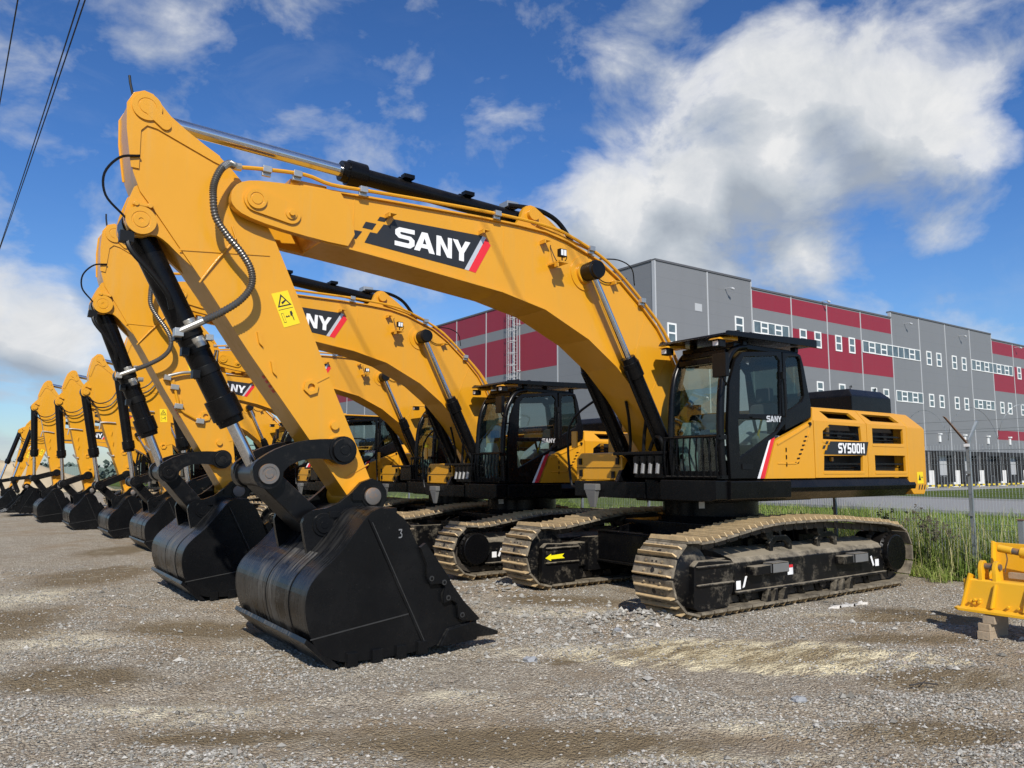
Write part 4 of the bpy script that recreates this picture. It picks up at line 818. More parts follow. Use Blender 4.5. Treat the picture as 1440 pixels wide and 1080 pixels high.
# ------------------------------------------------------------------ the row of machines
m1, (bk1, tk1) = excavator("big yellow excavator with lettered engine vents, first of the row, its whole side in view", 9.5, 8.02, (2.22, 4.48), (8.75, 2.0), (3.58, 1.5), 1.0, 1.0, text=True)
q = MB(); write(q, '3', [(0, 1)], ((-5.925, 1.10), (-5.925, 1.19), (-5.88, 1.19), (-5.88, 1.10)), -1.0935); q.build('chalk_number', 'chalk', bk1, tk1)
MACH = [
 ("second yellow excavator of the row, roof-guarded cab showing under the boom of the lettered one", 9.06, 12.34, (2.454, 4.357), (8.358, 1.83), (3.452, 1.455), .93, .93, 0, True, True, 'black', False),
 ("third yellow excavator, unguarded cab with tall windscreen peeking out beside the second cab", 9.70, 15.85, (4.05, 3.93), (9.10, 1.90), (4.42, 1.23), .92, .84, 1, False, False, 'black', False),
 ("fourth yellow excavator, its yellow-roofed cab showing behind the first machine's arm", 8.95, 19.5, (3.71, 3.95), (8.29, 1.75), (4.04, 1.25), .90, .84, 1, False, False, 'yellow', False),
 ("fifth yellow excavator, upright arm standing tallest beyond the second bucket", 8.93, 23.4, (3.49, 3.88), (8.29, 1.65), (3.83, 1.156), .90, .84, 1, False, False, 'yellow', False),
 ("sixth yellow excavator, upright arm between the fifth and seventh with a chrome bucket ram", 8.70, 27.2, (3.2, 3.80), (8.05, 1.65), (3.32, 1.13), .90, .84, 1, False, False, 'yellow', False),
 ("seventh yellow excavator, last of those whose arm stands upright", 8.35, 31.3, (2.83, 3.84), (7.66, 1.65), (2.83, 1.2), .90, .82, 1, False, False, 'yellow', False),
 ("eighth yellow excavator, arm leaning forward and bucket turned open towards the yard", 8.05, 35.5, (2.85, 3.10), (7.4, 1.6), (2.17, 1.107), .85, .72, 1, False, False, 'yellow', True),
 ("ninth yellow excavator ending the row, arm leaning forward over a closed bucket", 7.95, 39.5, (2.72, 3.10), (7.3, 1.6), (1.905, .98), .85, .72, 1, False, False, 'yellow', False)]
for lb, rx, ry, P, F, D, sb, sy, lod, flip, fops, roof, curl in MACH:
    excavator(lb, rx, ry, P, F, D, sb, sy, lod, flip, fops, roof, False, curl)
# ------------------------------------------------------------------ ground
_pt = RNG.random((512, 512))
def vnoise(x, y):
    xi = np.floor(x).astype(int); yi = np.floor(y).astype(int); fx = x - xi; fy = y - yi
    fx = fx * fx * (3 - 2 * fx); fy = fy * fy * (3 - 2 * fy); g = lambda a, b: _pt[a % 512, b % 512]
    return (g(xi, yi) * (1 - fx) + g(xi + 1, yi) * fx) * (1 - fy) + (g(xi, yi + 1) * (1 - fx) + g(xi + 1, yi + 1) * fx) * fy
def fbm(x, y, o=4):
    s = 0; a = .5
    for i in range(o): s = s + a * (vnoise(x * 2 ** i + 17.3 * i, y * 2 ** i - 9.1 * i) - .5); a *= .5
    return s
def ss(a, b, x): t = np.clip((x - a) / (b - a), 0, 1); return t * t * (3 - 2 * t)
def gz(x, y):
    x = np.asarray(x, float); y = np.asarray(y, float)
    fade = (1 - ss(12.6, 13.6, x)) * (1 - ss(60, 80, y)) * ss(-30, -20, x)
    z = .055 * fbm(x * .7, y * .7, 3) + .06 * fbm(x * 2.3, y * 2.3, 4) + .035 * fbm(x * 9, y * 9, 3)
    rut = np.abs((x - 6) * .67 + (y - 4) * .74 + .5 * fbm(x * .3, y * .3, 2)); rut = np.minimum(np.abs(rut - .9), np.abs(rut - 2.9)); z = z - .022 * np.exp(-(rut / .16) ** 2) * (.6 + .8 * vnoise(x * 3, y * 3)) + .016 * np.exp(-((rut - .30) / .12) ** 2)
    z = z * fade - .02
    r = np.maximum(np.abs(x - 3.7) / 2.2, np.abs(y - 8.0) / 2.0); z = z - .045 * (1 - ss(.7, 1.4, r))            # hollow under the near bucket
    tr = np.maximum(np.abs(x - 9.5) / 3.4, np.abs(y - 8.0) / 2.2); z = z * (.35 + .65 * ss(.9, 1.3, tr))
    for cx, cy, rx, ry, h in ((6.6, 6.6, .45, .5, .10), (6.5, 9.4, .4, .5, .08), (5.2, 8.6, .9, 1.0, .05)):       # spoil pushed up by the tracks
        z = z + h * np.exp(-((x - cx) / rx) ** 2 - ((y - cy) / ry) ** 2) * (.6 + 1.2 * vnoise(x * 11, y * 11))
    return z
def axis(a, b, d, far, g=1.13):
    c = list(np.arange(a, b + d / 2, d)); s = d; lo = [a]
    while lo[-1] > -far: s *= g; lo.append(lo[-1] - s)
    s = d; hi = [c[-1]]
    while hi[-1] < far: s *= g; hi.append(hi[-1] + s)
    return np.array(lo[:0:-1] + c + hi[1:])
def grid_mesh(name, xs, ys, zf, mt):
    X, Y = np.meshgrid(xs, ys, indexing='ij'); Z = zf(X, Y); n, k = X.shape
    co = np.stack([X, Y, Z], -1).reshape(-1, 3)
    i = np.arange((n - 1) * (k - 1)); a = (i // (k - 1)) * k + i % (k - 1)
    f = np.stack([a, a + k, a + k + 1, a + 1], -1)
    return raw_mesh(name, co, f, mt)
def raw_mesh(name, co, f, mt, tint=None, smooth=True):
    me = bpy.data.meshes.new(name); m = f.shape[1]
    me.vertices.add(len(co)); me.vertices.foreach_set('co', co.astype(np.float32).ravel())
    me.loops.add(f.size); me.loops.foreach_set('vertex_index', f.astype(np.int32).ravel())
    me.polygons.add(len(f)); me.polygons.foreach_set('loop_start', np.arange(0, f.size, m, dtype=np.int32))
    me.update(calc_edges=True); me.polygons.foreach_set('use_smooth', [smooth] * len(f))
    if tint is not None: a = me.attributes.new('tint', 'FLOAT', 'POINT'); a.data.foreach_set('value', tint.astype(np.float32))
    me.materials.append(M[mt] if isinstance(mt, str) else mt)
    o = bpy.data.objects.new(name, me); COL.objects.link(o); return o

MUD = ((3.1, 4.35, 1.7, .42), (.9, 7.9, .9, .55), (2.4, 9.5, 1.2, .6), (5.6, 2.8, .8, .4), (7.0, 3.4, .9, .45), (9.7, 5.0, 1.3, .6), (6.8, 8.4, 1.0, .5), (2.95, 19.3, .9, 1.4), (8.3, 4.5, .9, .35), (1.6, 5.6, .8, .22), (4.7, 6.05, .5, .2), (.2, 11, 1.2, 1.6), (2, 15, 1.0, 1.8))
PALE = ((6.3, 7.7, 1.2, .4), (5.1, 6.4, .75, .3), (1.5, 6.4, 1.1, .4), (4.7, 3.65, .55, .2), (3.4, 5.5, .45, .25), (3.7, 3.6, 1.3, .16), (9.0, 5.6, 1.1, .14), (1.2, 5.0, 1.0, .25), (1.0, 9.6, 1.0, .5), (.8, 13, .9, 1.2))
PA = R(-35.5)
def ground_mat():
    m, nt, b = new_mat('gravel_yard'); p = pos(nt)
    big = noise(nt, p, .35, 6, .65, .6); mid = noise(nt, p, 1.6, 7, .7); fine = noise(nt, p, 24, 6, .75)
    v = nt.nodes.new('ShaderNodeTexVoronoi'); v.inputs['Scale'].default_value = 42; nt.links.new(p, v.inputs['Vector'])
    v2 = nt.nodes.new('ShaderNodeTexVoronoi'); v2.inputs['Scale'].default_value = 95; nt.links.new(p, v2.inputs['Vector'])
    sep = nt.nodes.new('ShaderNodeSeparateColor'); nt.links.new(v.outputs['Color'], sep.inputs[0])
    sep2 = nt.nodes.new('ShaderNodeSeparateColor'); nt.links.new(v2.outputs['Color'], sep2.inputs[0])
    st = ramp(nt, sep.outputs[0], [(0, (.135, .11, .09)), (.35, (.275, .24, .205)), (.7, (.42, .38, .335)), (.93, (.54, .50, .44)), (1, (.66, .62, .55))])
    st2 = ramp(nt, sep2.outputs[1], [(0, (.12, .10, .085)), (.5, (.295, .255, .215)), (1, (.54, .49, .42))])
    g = mixc(nt, .42, st, st2)
    g = mixc(nt, ramp(nt, v.outputs['Distance'], [(.34, 0.0), (.66, .45)]), g, (.14, .115, .085))  # gaps between pebbles darkened: dirt and occlusion in one colour
    dirt = mixc(nt, fine, (.14, .105, .072), (.36, .285, .205))
    f = maths(nt, 'ADD', maths(nt, 'MULTIPLY', big, .6), maths(nt, 'MULTIPLY', mid, .4))
    c = mixc(nt, ramp(nt, f, [(.40, .95), (.52, .15)]), g, dirt)
    def patch(cx, cy, rx, ry, rot, amt):
        mp = nt.nodes.new('ShaderNodeMapping'); mp.vector_type = 'TEXTURE'; nt.links.new(p, mp.inputs[0])
        mp.inputs['Location'].default_value = (cx, cy, 0); mp.inputs['Rotation'].default_value = (0, 0, rot); mp.inputs['Scale'].default_value = (rx, ry, 1)
        s = nt.nodes.new('ShaderNodeSeparateXYZ'); nt.links.new(mp.outputs[0], s.inputs[0])
        cb = nt.nodes.new('ShaderNodeCombineXYZ'); nt.links.new(s.outputs[0], cb.inputs[0]); nt.links.new(s.outputs[1], cb.inputs[1])
        ln = nt.nodes.new('ShaderNodeVectorMath'); ln.operation = 'LENGTH'; nt.links.new(cb.outputs[0], ln.inputs[0])
        d = maths(nt, 'ADD', ln.outputs['Value'], maths(nt, 'MULTIPLY_ADD', mid, 1.0, -.5))
        return d
    a = R(-42)
    wm = nt.nodes.new('ShaderNodeMapping'); wm.inputs['Rotation'].default_value = (0, 0, R(42)); wm.inputs['Scale'].default_value = (1.1, 5.5, 1); nt.links.new(p, wm.inputs[0]); streak = noise(nt, wm.outputs[0], 1.3, 8, .7, .3)
    d1 = patch(6.35, 4.95, 1.9, .72, a, 1)
    mud = maths(nt, 'MULTIPLY', ramp(nt, d1, [(.55, 1.0), (.95, 0.0)]), .8)
    c = mixc(nt, mud, c, mixc(nt, fine, (.15, .112, .058), (.30, .23, .13)))
    ring = ramp(nt, d1, [(.15, .55), (.6, 1.0), (.9, 1.0), (1.25, 0.0)])
    ring = maths(nt, 'MULTIPLY', ring, ramp(nt, maths(nt, 'ADD', maths(nt, 'MULTIPLY', streak, .65), maths(nt, 'MULTIPLY', noise(nt, p, 16, 6, .8), .35)), [(.46, 0.0), (.56, .9)]))
    c = mixc(nt, ring, c, (.66, .58, .41))
    for cx, cy, rx, ry in PALE:
        d = patch(cx, cy, rx, ry, PA, 1); pr = maths(nt, 'MULTIPLY', ramp(nt, d, [(.3, 1.0), (1.0, 0.0)]), ramp(nt, noise(nt, p, 7, 8, .8), [(.40, 0.0), (.56, .9)]))
        c = mixc(nt, pr, c, (.60, .54, .42))
    for cx, cy, rx, ry in MUD:
        d = patch(cx, cy, rx, ry, PA, 1); pr = ramp(nt, d, [(.55, .92), (1.05, 0.0)]); c = mixc(nt, pr, c, mixc(nt, fine, (.085, .062, .036), (.23, .175, .11)))
    wide = maths(nt, 'ADD', maths(nt, 'MULTIPLY', streak, .5), maths(nt, 'MULTIPLY', noise(nt, p, .9, 8, .75, .8), .5))
    c = mixc(nt, ramp(nt, wide, [(.36, .75), (.46, 0.0)]), c, mixc(nt, fine, (.095, .07, .047), (.26, .20, .14)))
    c = mixc(nt, ramp(nt, wide, [(.53, 0.0), (.66, .65)]), c, mixc(nt, fine, (.36, .325, .27), (.60, .55, .46)))
    c = mixc(nt, 1.0, c, (1.50, 1.49, 1.37), 'MULTIPLY')
    s = nt.nodes.new('ShaderNodeSeparateXYZ'); nt.links.new(p, s.inputs[0])
    far = ramp(nt, maths(nt, 'MULTIPLY', s.outputs[1], .001), [(.062, 0.0), (.075, 1.0)])
    c = mixc(nt, far, c, mixc(nt, noise(nt, p, .05, 5), (.10, .12, .05), (.22, .21, .12)))
    nt.links.new(c, b.inputs['Base Color']); b.inputs['Roughness'].default_value = .92; b.inputs['Specular IOR Level'].default_value = .2
    h = maths(nt, 'ADD', maths(nt, 'MULTIPLY', v.outputs['Distance'], -1.1), maths(nt, 'MULTIPLY', fine, 1.1))
    h = maths(nt, 'ADD', h, maths(nt, 'MULTIPLY', v2.outputs['Distance'], -.4))
    nt.links.new(bump(nt, h, 1.0, .03), b.inputs['Normal'])
    return m
M['ground'] = ground_mat()
tag(grid_mesh('ground', axis(-2, 13, .06, 2600), axis(2, 14.5, .06, 2600), gz, 'ground'), kind='structure')

def tint_mat(name, stops, rough=.85, transl=0.0):
    m, nt, b = new_mat(name); a = nt.nodes.new('ShaderNodeAttribute'); a.attribute_name = 'tint'
    c = ramp(nt, a.outputs['Fac'], stops)
    c = mixc(nt, noise(nt, pos(nt), 30 if transl == 0 else 3, 4), c, mixc(nt, .30, c, (0, 0, 0)), 'MIX')
    nt.links.new(c, b.inputs['Base Color']); b.inputs['Roughness'].default_value = rough; b.inputs['Specular IOR Level'].default_value = .3
    if transl: b.inputs['Transmission Weight'].default_value = 0; b.inputs['Subsurface Weight'].default_value = 0
    return m
M['stone'] = tint_mat('crushed_stone', [(0, (.16, .148, .125)), (.3, (.285, .27, .235)), (.6, (.39, .372, .33)), (.86, (.53, .505, .45)), (.94, (.36, .29, .23)), (1, (.66, .63, .57))])
def stones(n, f, smin, smax, power):
    """random crushed stones: positions from f(n), log-ish sizes"""
    x, y = f(n); n = len(x)
    base = np.array([(1, 0, 0), (-.9, .15, 0), (0, 1, .1), (.1, -1, 0), (.1, .05, .9), (0, 0, -.7)], float)
    fc = np.array([(0, 2, 4), (2, 1, 4), (1, 3, 4), (3, 0, 4), (2, 0, 5), (1, 2, 5), (3, 1, 5), (0, 3, 5)])
    s = smin + (smax - smin) * RNG.random(n) ** power
    v = base[None] * (.65 + .7 * RNG.random((n, 6, 3))) + .18 * (RNG.random((n, 6, 3)) - .5)
    v = v * s[:, None, None] * np.array([1, 1, .72]) * (.7 + .6 * RNG.random((n, 1, 3)))
    t = RNG.random(n) * 6.283; c, q = np.cos(t)[:, None], np.sin(t)[:, None]
    X = v[..., 0] * c - v[..., 1] * q + x[:, None]; Y = v[..., 0] * q + v[..., 1] * c + y[:, None]; Z = v[..., 2] + (gz(x, y) + s * .22)[:, None]
    co = np.stack([X, Y, Z], -1).reshape(-1, 3); F = (fc[None] + (np.arange(n) * 6)[:, None, None]).reshape(-1, 3)
    tint = np.repeat(np.clip(RNG.random(n) ** 1.1, 0, 1), 6)
    return co, F, tint
def near_pts(n):
    d = 2.9 + 14 * RNG.random(n * 2) ** 1.7; a = R(35.55) + (RNG.random(n * 2) - .5) * R(76)
    x, y = d * np.sin(a), d * np.cos(a); dens = vnoise(x * .7, y * .7) * .6 + vnoise(x * 2.3, y * 2.3) * .4
    k = (RNG.random(n * 2) < np.clip((dens - .25) * 2.0, .08, 1)) & (x < 12.9)
    mud = ((((x - 6.35) * .88 - (y - 4.95) * .47) / 1.4) ** 2 + (((x - 6.35) * .47 + (y - 4.95) * .88) / .7) ** 2) < 1
    k &= ~(mud & (RNG.random(n * 2) < .85))
    for cx, cy, rx, ry in MUD:
        u, v = (x - cx) * math.cos(PA) + (y - cy) * math.sin(PA), -(x - cx) * math.sin(PA) + (y - cy) * math.cos(PA)
        k &= ~((np.hypot(u / rx, v / ry) + vnoise(x * 3, y * 3) - .5 < .95) & (RNG.random(n * 2) < .82))
    return x[k][:n], y[k][:n]
A = stones(170000, near_pts, .004, .017, 2.0); B = stones(1600, near_pts, .015, .042, 3.0)
sel = RNG.random(1000)
def spoil(n):
    c = np.array([(6.5, 6.7, .4, .35), (6.45, 9.6, .5, .5), (5.2, 8.6, .7, .8), (5.6, 7.1, .8, .6)])[RNG.integers(0, 4, n)]
    return c[:, 0] + RNG.normal(0, 1, n) * c[:, 2], c[:, 1] + RNG.normal(0, 1, n) * c[:, 3]
C3 = stones(2600, spoil, .006, .05, 4.0)
co = np.concatenate([A[0], B[0], C3[0]]); F = np.concatenate([A[1], B[1] + len(A[0]), C3[1] + len(A[0]) + len(B[0])]); ti = np.concatenate([A[2], B[2], C3[2]])
tag(raw_mesh('gravel', co, F, 'stone', ti, smooth=False), kind='stuff', label='loose grey and pale gravel scattered over the dirt yard')
def boulder(name, x, y, s, sq, label):
    bm = bmesh.new(); bmesh.ops.create_icosphere(bm, subdivisions=2, radius=s)
    rr = np.random.default_rng(int(s * 1000))
    for v in bm.verts:
        k = .72 + .5 * rr.random(); v.co = Vector((v.co.x * k * 1.2, v.co.y * k, v.co.z * k * sq))
    me = bpy.data.meshes.new(name); bm.to_mesh(me); bm.free(); me.materials.append(M['rock'])
    o = bpy.data.objects.new(name, me); COL.objects.link(o); o.location = (x, y, float(gz(x, y)) + s * .25); o.rotation_euler = (0, 0, s * 50); tag(o, label, 'stone')
M['rock'] = mat('blue_grey_rock', (.27, .28, .29), .85, var=.3, vscale=30, bmp=.5, bscale=60)
boulder('stone', 4.66, 6.22, .062, .7, 'bluish grey stone, the biggest on the gravel beside the tip of the first bucket')
boulder('stone', 5.42, 3.75, .05, .6, 'flat bluish stone lying in open gravel on the camera side of the sandy patch')
boulder('stone', 6.05, 6.45, .045, .7, 'grey stone beside the turned dirt at the front of the first track')

def flat(name, pts, z, mt, kind='structure'):
    me = bpy.data.meshes.new(name); me.from_pydata([(x, y, z) for x, y in pts], [], [list(range(len(pts)))]); me.materials.append(M[mt] if isinstance(mt, str) else mt)
    o = bpy.data.objects.new(name, me); COL.objects.link(o); return tag(o, kind=kind)
# road, lawn, verge
def asphalt_mat(name, c0, c1):
    m, nt, b = new_mat(name); p = pos(nt)
    c = mixc(nt, noise(nt, p, 1.2, 8, .7), c0, c1); c = mixc(nt, noise(nt, p, 60, 3), c, mixc(nt, .7, c, (.3, .3, .3)))
    nt.links.new(c, b.inputs['Base Color']); b.inputs['Roughness'].default_value = .85; nt.links.new(bump(nt, noise(nt, p, 90, 3), .3, .01), b.inputs['Normal']); return m
def lawn_mat():
    m, nt, b = new_mat('mown_lawn'); p = pos(nt)
    c = mixc(nt, noise(nt, p, .8, 8, .7), (.06, .10, .018), (.13, .17, .035)); c = mixc(nt, ramp(nt, noise(nt, p, 6, 6, .8), [(.5, 0.0), (.75, .7)]), c, (.24, .23, .08))
    nt.links.new(c, b.inputs['Base Color']); b.inputs['Roughness'].default_value = .95; b.inputs['Specular IOR Level'].default_value = .1
    nt.links.new(bump(nt, noise(nt, p, 14, 5, .8), 1.0, .15), b.inputs['Normal']); return m
M['asphalt'] = asphalt_mat('asphalt_road', (.17, .165, .155), (.24, .235, .22)); M['yard'] = asphalt_mat('dock_yard', (.20, .20, .19), (.28, .275, .26)); M['lawn'] = lawn_mat()
def strip(name, x0, x1, y0, y1, z, mt): return flat(name, [(x0, y0), (x1, y0), (x1, y1), (x0, y1)], z, mt)
strip('lawn', 13.2, 33.0, -60, 120, .004, 'lawn')
strip('road', 32.6, 46.7, -60, 32.4, .03, 'asphalt')
strip('lawn', 46.9, 170, -60, 31.0, .024, 'lawn')
strip('dock_yard', 33.0, 175, 31.2, 36.5, .016, 'yard')
MB().box(46.7, 46.9, -60, 31.2, -.05, .13).build('kerb', 'yard')['kind'] = 'structure'
MB().box(32.4, 32.6, -60, 31.2, -.05, .13).build('kerb', 'yard')['kind'] = 'structure'

# tall grass along the fence
M['grass'] = tint_mat('tall_grass', [(0, (.075, .125, .02)), (.4, (.17, .25, .038)), (.75, (.29, .34, .075)), (.88, (.45, .41, .17)), (1, (.62, .54, .31))], .7, 1)
def blades(x, y, h, w, lean, tint):
    n = len(x); t = RNG.random(n) * 6.283; dx, dy = np.cos(t), np.sin(t); l = lean * h * RNG.random(n); u = RNG.random(n) * 6.283
    P = []
    for k, (zz, ww, ll) in enumerate(((0, 1, 0), (.55, .8, .3), (1.0, .08, 1.0))):
        cx = x + np.cos(u) * l * ll; cy = y + np.sin(u) * l * ll; z = h * zz * (1 - .12 * ll * lean)
        P += [np.stack([cx - dx * w * ww, cy - dy * w * ww, z], -1), np.stack([cx + dx * w * ww, cy + dy * w * ww, z], -1)]
    co = np.stack(P, 1).reshape(-1, 3); o = (np.arange(n) * 6)[:, None, None]
    f = (np.array([(0, 1, 3, 2), (2, 3, 5, 4)])[None] + o).reshape(-1, 4)
    return co, f, np.repeat(tint, 6)
def grass_set(n, x0, x1, y0, y1, h0, h1, w, edge=True):
    x = x0 + (x1 - x0) * RNG.random(n); y = y0 + (y1 - y0) * RNG.random(n)
    if edge:
        e = 13.05 + .5 * vnoise(y * .8, y * 0 + 3) + .25 * vnoise(y * 3.1, y * 0 + 8); k = x > e; x, y = x[k], y[k]; n = len(x)
    cl = vnoise(x * 1.6, y * 1.6); h = (h0 + (h1 - h0) * cl) * (.40 + .75 * RNG.random(n)); h *= .25 + .75 * ss(0, .9, x - 13.05 - .3)
    ti = np.clip(.15 + .55 * vnoise(x * 2.3 + 40, y * 2.3) * RNG.random(n) ** .5 + .25 * RNG.random(n) + .35 * (RNG.random(n) < .06), 0, 1)
    return blades(x, y, h, w * (.6 + .8 * RNG.random(n)), .95, ti)
def tufts(n):
    k = RNG.integers(0, 60, n); cx = 12.75 + .5 * RNG.random(60); cy = 3.4 + 12 * RNG.random(60)
    return blades(cx[k] + RNG.normal(0, .06, n), cy[k] + RNG.normal(0, .10, n), .06 + .22 * RNG.random(n), np.full(n, .005), 1.2, np.clip(.3 + .6 * RNG.random(n), 0, 1))
G = [tufts(2600), grass_set(34000, 13.0, 16.5, 3.0, 9.5, .5, 1.25, .0065), grass_set(14000, 13.0, 16.0, 9.5, 24, .45, 1.1, .009), grass_set(14000, 16.5, 30, 3, 22, .15, .5, .012, False), grass_set(8000, 13.0, 18, 24, 60, .4, .9, .014)]
off = 0; co, F, ti = [], [], []
for a, f, t in G: co.append(a); F.append(f + off); ti.append(t); off += len(a)
x = 13.3 + 1.9 * RNG.random(900); y = 3.2 + 9 * RNG.random(900)                     # straw-coloured seed stalks
a, f, t = blades(x, y, .7 + .65 * RNG.random(900), np.full(900, .004), .5, .88 + .12 * RNG.random(900)); co.append(a); F.append(f + off); ti.append(t); off += len(a)
tag(raw_mesh('tall_grass', np.concatenate(co), np.concatenate(F), 'grass', np.concatenate(ti)), kind='stuff', label='tall green grass growing along the wire fence')
# seeding weeds with branched heads
def weed(x, y, h, label):
    r = empty('weed', (x, y, 0), label, 'weed', 'branching weeds by the fence'); rr = random.Random(int(x * 100 + y * 1000))
    st = MB(); hd = MB()
    for k in range(5):
        ax, ay = rr.uniform(-.14, .14), rr.uniform(-.16, .16); hh = h * rr.uniform(.75, 1.0)
        st.tube([(ax * .3, ay * .3, 0), (ax * .7, ay * .7, hh * .5), (ax, ay, hh)], .005, 4)
        for j in range(7):
            t = rr.uniform(.62, 1.0); bx, by, bz = ax + rr.uniform(-.13, .13), ay + rr.uniform(-.13, .13), hh * t + rr.uniform(.02, .10)
            st.tube([(ax * t, ay * t, hh * t), (bx, by, bz)], .0025, 3)
            for q in range(5): c = Vector((bx + rr.uniform(-.025, .025), by + rr.uniform(-.025, .025), bz + rr.uniform(-.02, .03))); hd.hexa([tuple(c + Vector(v) * .010) for v in ((-1, -1, -.6), (1, -1, -.6), (1, 1, -.6), (-1, 1, -.6), (-.5, -.5, 1), (.5, -.5, 1), (.5, .5, 1), (-.5, .5, 1))])
    st.build('stem', 'weedstem', r); hd.build('seed_head', 'weedhead', r)
M['weedstem'] = mat('weed_stem', (.10, .11, .045), .8); M['weedhead'] = mat('weed_seed', (.085, .07, .05), .9, var=.3)
for x, y, h, lb in ((13.35, 7.35, 1.05, 'branching brown weed rising behind the rear end of the first track'), (13.5, 6.75, 1.12, 'tall branching weed between the first track and the steel fence post'), (13.45, 6.45, 1.0, 'dark seeding weed standing against the steel fence post')): weed(x, y, h, lb)

# far side of the yard: sand heap, site hoarding, tree line
M['sand'] = mat('pale_sand', (.46, .37, .24), .95, var=.25, vscale=.8, bmp=.6, bscale=3)
xs = np.linspace(-9, 9, 60); ys = np.linspace(-6, 6, 40)
def heap(X, Y):
    r = np.sqrt((X / 8.6) ** 2 + (Y / 5.6) ** 2); return np.maximum(0, 1 - r) ** .8 * (2.6 + 2.2 * fbm(X * .5, Y * .5, 4)) * 1.15 + .25 * fbm(X * 2, Y * 2, 3) * (r < .95) - .05
h = grid_mesh('sand_heap', xs, ys, heap, 'sand'); h.location = (2.4, 74, 0); tag(h, 'heap of pale sand far behind the end of the row', 'sand heap')
M['greenmetal'] = mat('grey_green_sheet', (.22, .28, .25), .7, var=.1)
r = empty('site_hoarding', (9.3, 96, 0), 'low grey-green sheet hoarding far off between two upright arms', 'hoarding')
a = MB()
for i in range(17): x = -1.2 + i * .17; a.box(x, x + .085, -.03, .03, .1, 2.0); a.box(x + .085, x + .17, .0, .05, .1, 2.0)
a.build('sheet', 'greenmetal', r)
for x in (-1.2, .25, 1.7): MB().box(x - .05, x + .05, .06, .16, 0, 2.1).build('post', 'galv', r)
M['farleaf'] = mat('distant_foliage', (.10, .14, .12), .95, var=.35, vscale=.3)  # distance haze greyed into the leaf colour
tv = MB(); rr = random.Random(5)
for i in range(420):
    x = rr.uniform(-60, 34); y = rr.uniform(150, 185); hh = rr.uniform(1.0, 3.2); c = Vector((x, y, hh * .55))
    for k in range(26):
        d = Vector((rr.gauss(0, 1.1), rr.gauss(0, 1.1), rr.gauss(0, hh * .22))); p = c + d; s_ = rr.uniform(.18, .42); n = Vector((rr.gauss(0, 1), rr.gauss(0, 1), rr.gauss(0, 1))).normalized(); u = n.orthogonal().normalized() * s_; v = n.cross(u)
        tv.add([tuple(p + u + v), tuple(p - u + v * 1.1), tuple(p - u - v), tuple(p + u * .9 - v)], [(0, 1, 2, 3)])
tag(tv.build('tree_line', 'farleaf'), 'hazy low line of trees on the horizon behind the row', kind='stuff')
# ------------------------------------------------------------------ warehouse
def panel_mat(name, c0):
    m, nt, b = new_mat(name); p = pos(nt)
    s = nt.nodes.new('ShaderNodeSeparateXYZ'); nt.links.new(p, s.inputs[0])
    fr = maths(nt, 'FRACT', maths(nt, 'MULTIPLY', s.outputs[2], 1 / 1.0)); ln = ramp(nt, fr, [(0.0, 0.0), (.018, 1.0), (.982, 1.0), (1.0, 0.0)])
    c = mixc(nt, noise(nt, p, .12, 5), [x * .92 for x in c0], [x * 1.08 for x in c0]); st = nt.nodes.new('ShaderNodeMapping'); st.inputs['Scale'].default_value = (1.3, 1.3, .06); nt.links.new(p, st.inputs[0])
    c = mixc(nt, maths(nt, 'MULTIPLY', ramp(nt, noise(nt, st.outputs[0], 1.0, 6, .7), [(.5, 0.0), (.8, 1.0)]), .12), c, (.10, .10, .10))
    c = mixc(nt, maths(nt, 'MULTIPLY_ADD', ln, -.22, .22), c, (.03, .03, .03))
    nt.links.new(c, b.inputs['Base Color']); b.inputs['Roughness'].default_value = .5
    rb = maths(nt, 'SINE', maths(nt, 'MULTIPLY', s.outputs[2], 60)); nt.links.new(bump(nt, rb, .12, .01), b.inputs['Normal']); return m
M['greywall'] = panel_mat('grey_sandwich_panel', (.185, .19, .197)); M['redwall'] = panel_mat('red_sandwich_panel', (.25, .018, .034))
M['seam'] = mat('pale_seam_trim', (.42, .43, .44), .5, var=.05); M['coping'] = mat('dark_coping', (.10, .10, .105), .5); M['frame'] = mat('white_window_frame', (.78, .78, .76), .4, var=.04)
M['concrete'] = mat('white_concrete', (.66, .65, .62), .8, var=.12, dust=.2); M['dockdark'] = mat('dock_shelter', (.02, .02, .021), .7)
M['hazard'] = mat('hazard_yellow', (.70, .52, .03), .6); M['doorgrey'] = mat('dock_door', (.40, .41, .42), .5, var=.06)
WX, WY, WE = 38.2, 36.5, 150.0
wh = empty('warehouse', (WX, WY, 0), 'long grey and dark red panelled warehouse with white windows and loading docks behind the fence', 'warehouse')
wp = lambda mb, n, m, par=None, **k: mb.build(n, m, par or wh, lambda p: (p[0] - WX, p[1] - WY, p[2]), **k)
bays = [38.2, 43.6, 48.65, 53.7, 58.67, 63.8, 68.95, 74.0, 79.1, 84.3, 89.3] + [89.3 + 5.15 * i for i in range(1, 12)]
LB = [36.5, 42.0] + [47.2 + 5.13 * i for i in range(13)]
END = LB[-1]
top = lambda x: 15.55 if (48.6 < x < 68.9 or 89.3 < x < 110 ) else 16.1
def redzones(x):                                       # coloured bands of one bay on the long front
    red = []
    if 48.6 < x < 68.9 or 89.25 < x < 109: red.append((14.08, top(x) - .12))
    if 53.6 < x < 63.7: red.append((10.05, 13.02))
    elif 63.7 < x < 68.9: red.append((10.05, 11.95))
    elif 89.25 < x < 94: red.append((10.05, 11.95))
    elif 94 < x < 109: red.append((10.05, 13.02))
    if x > 89.2: red.append((4.85, 5.83))
    return red
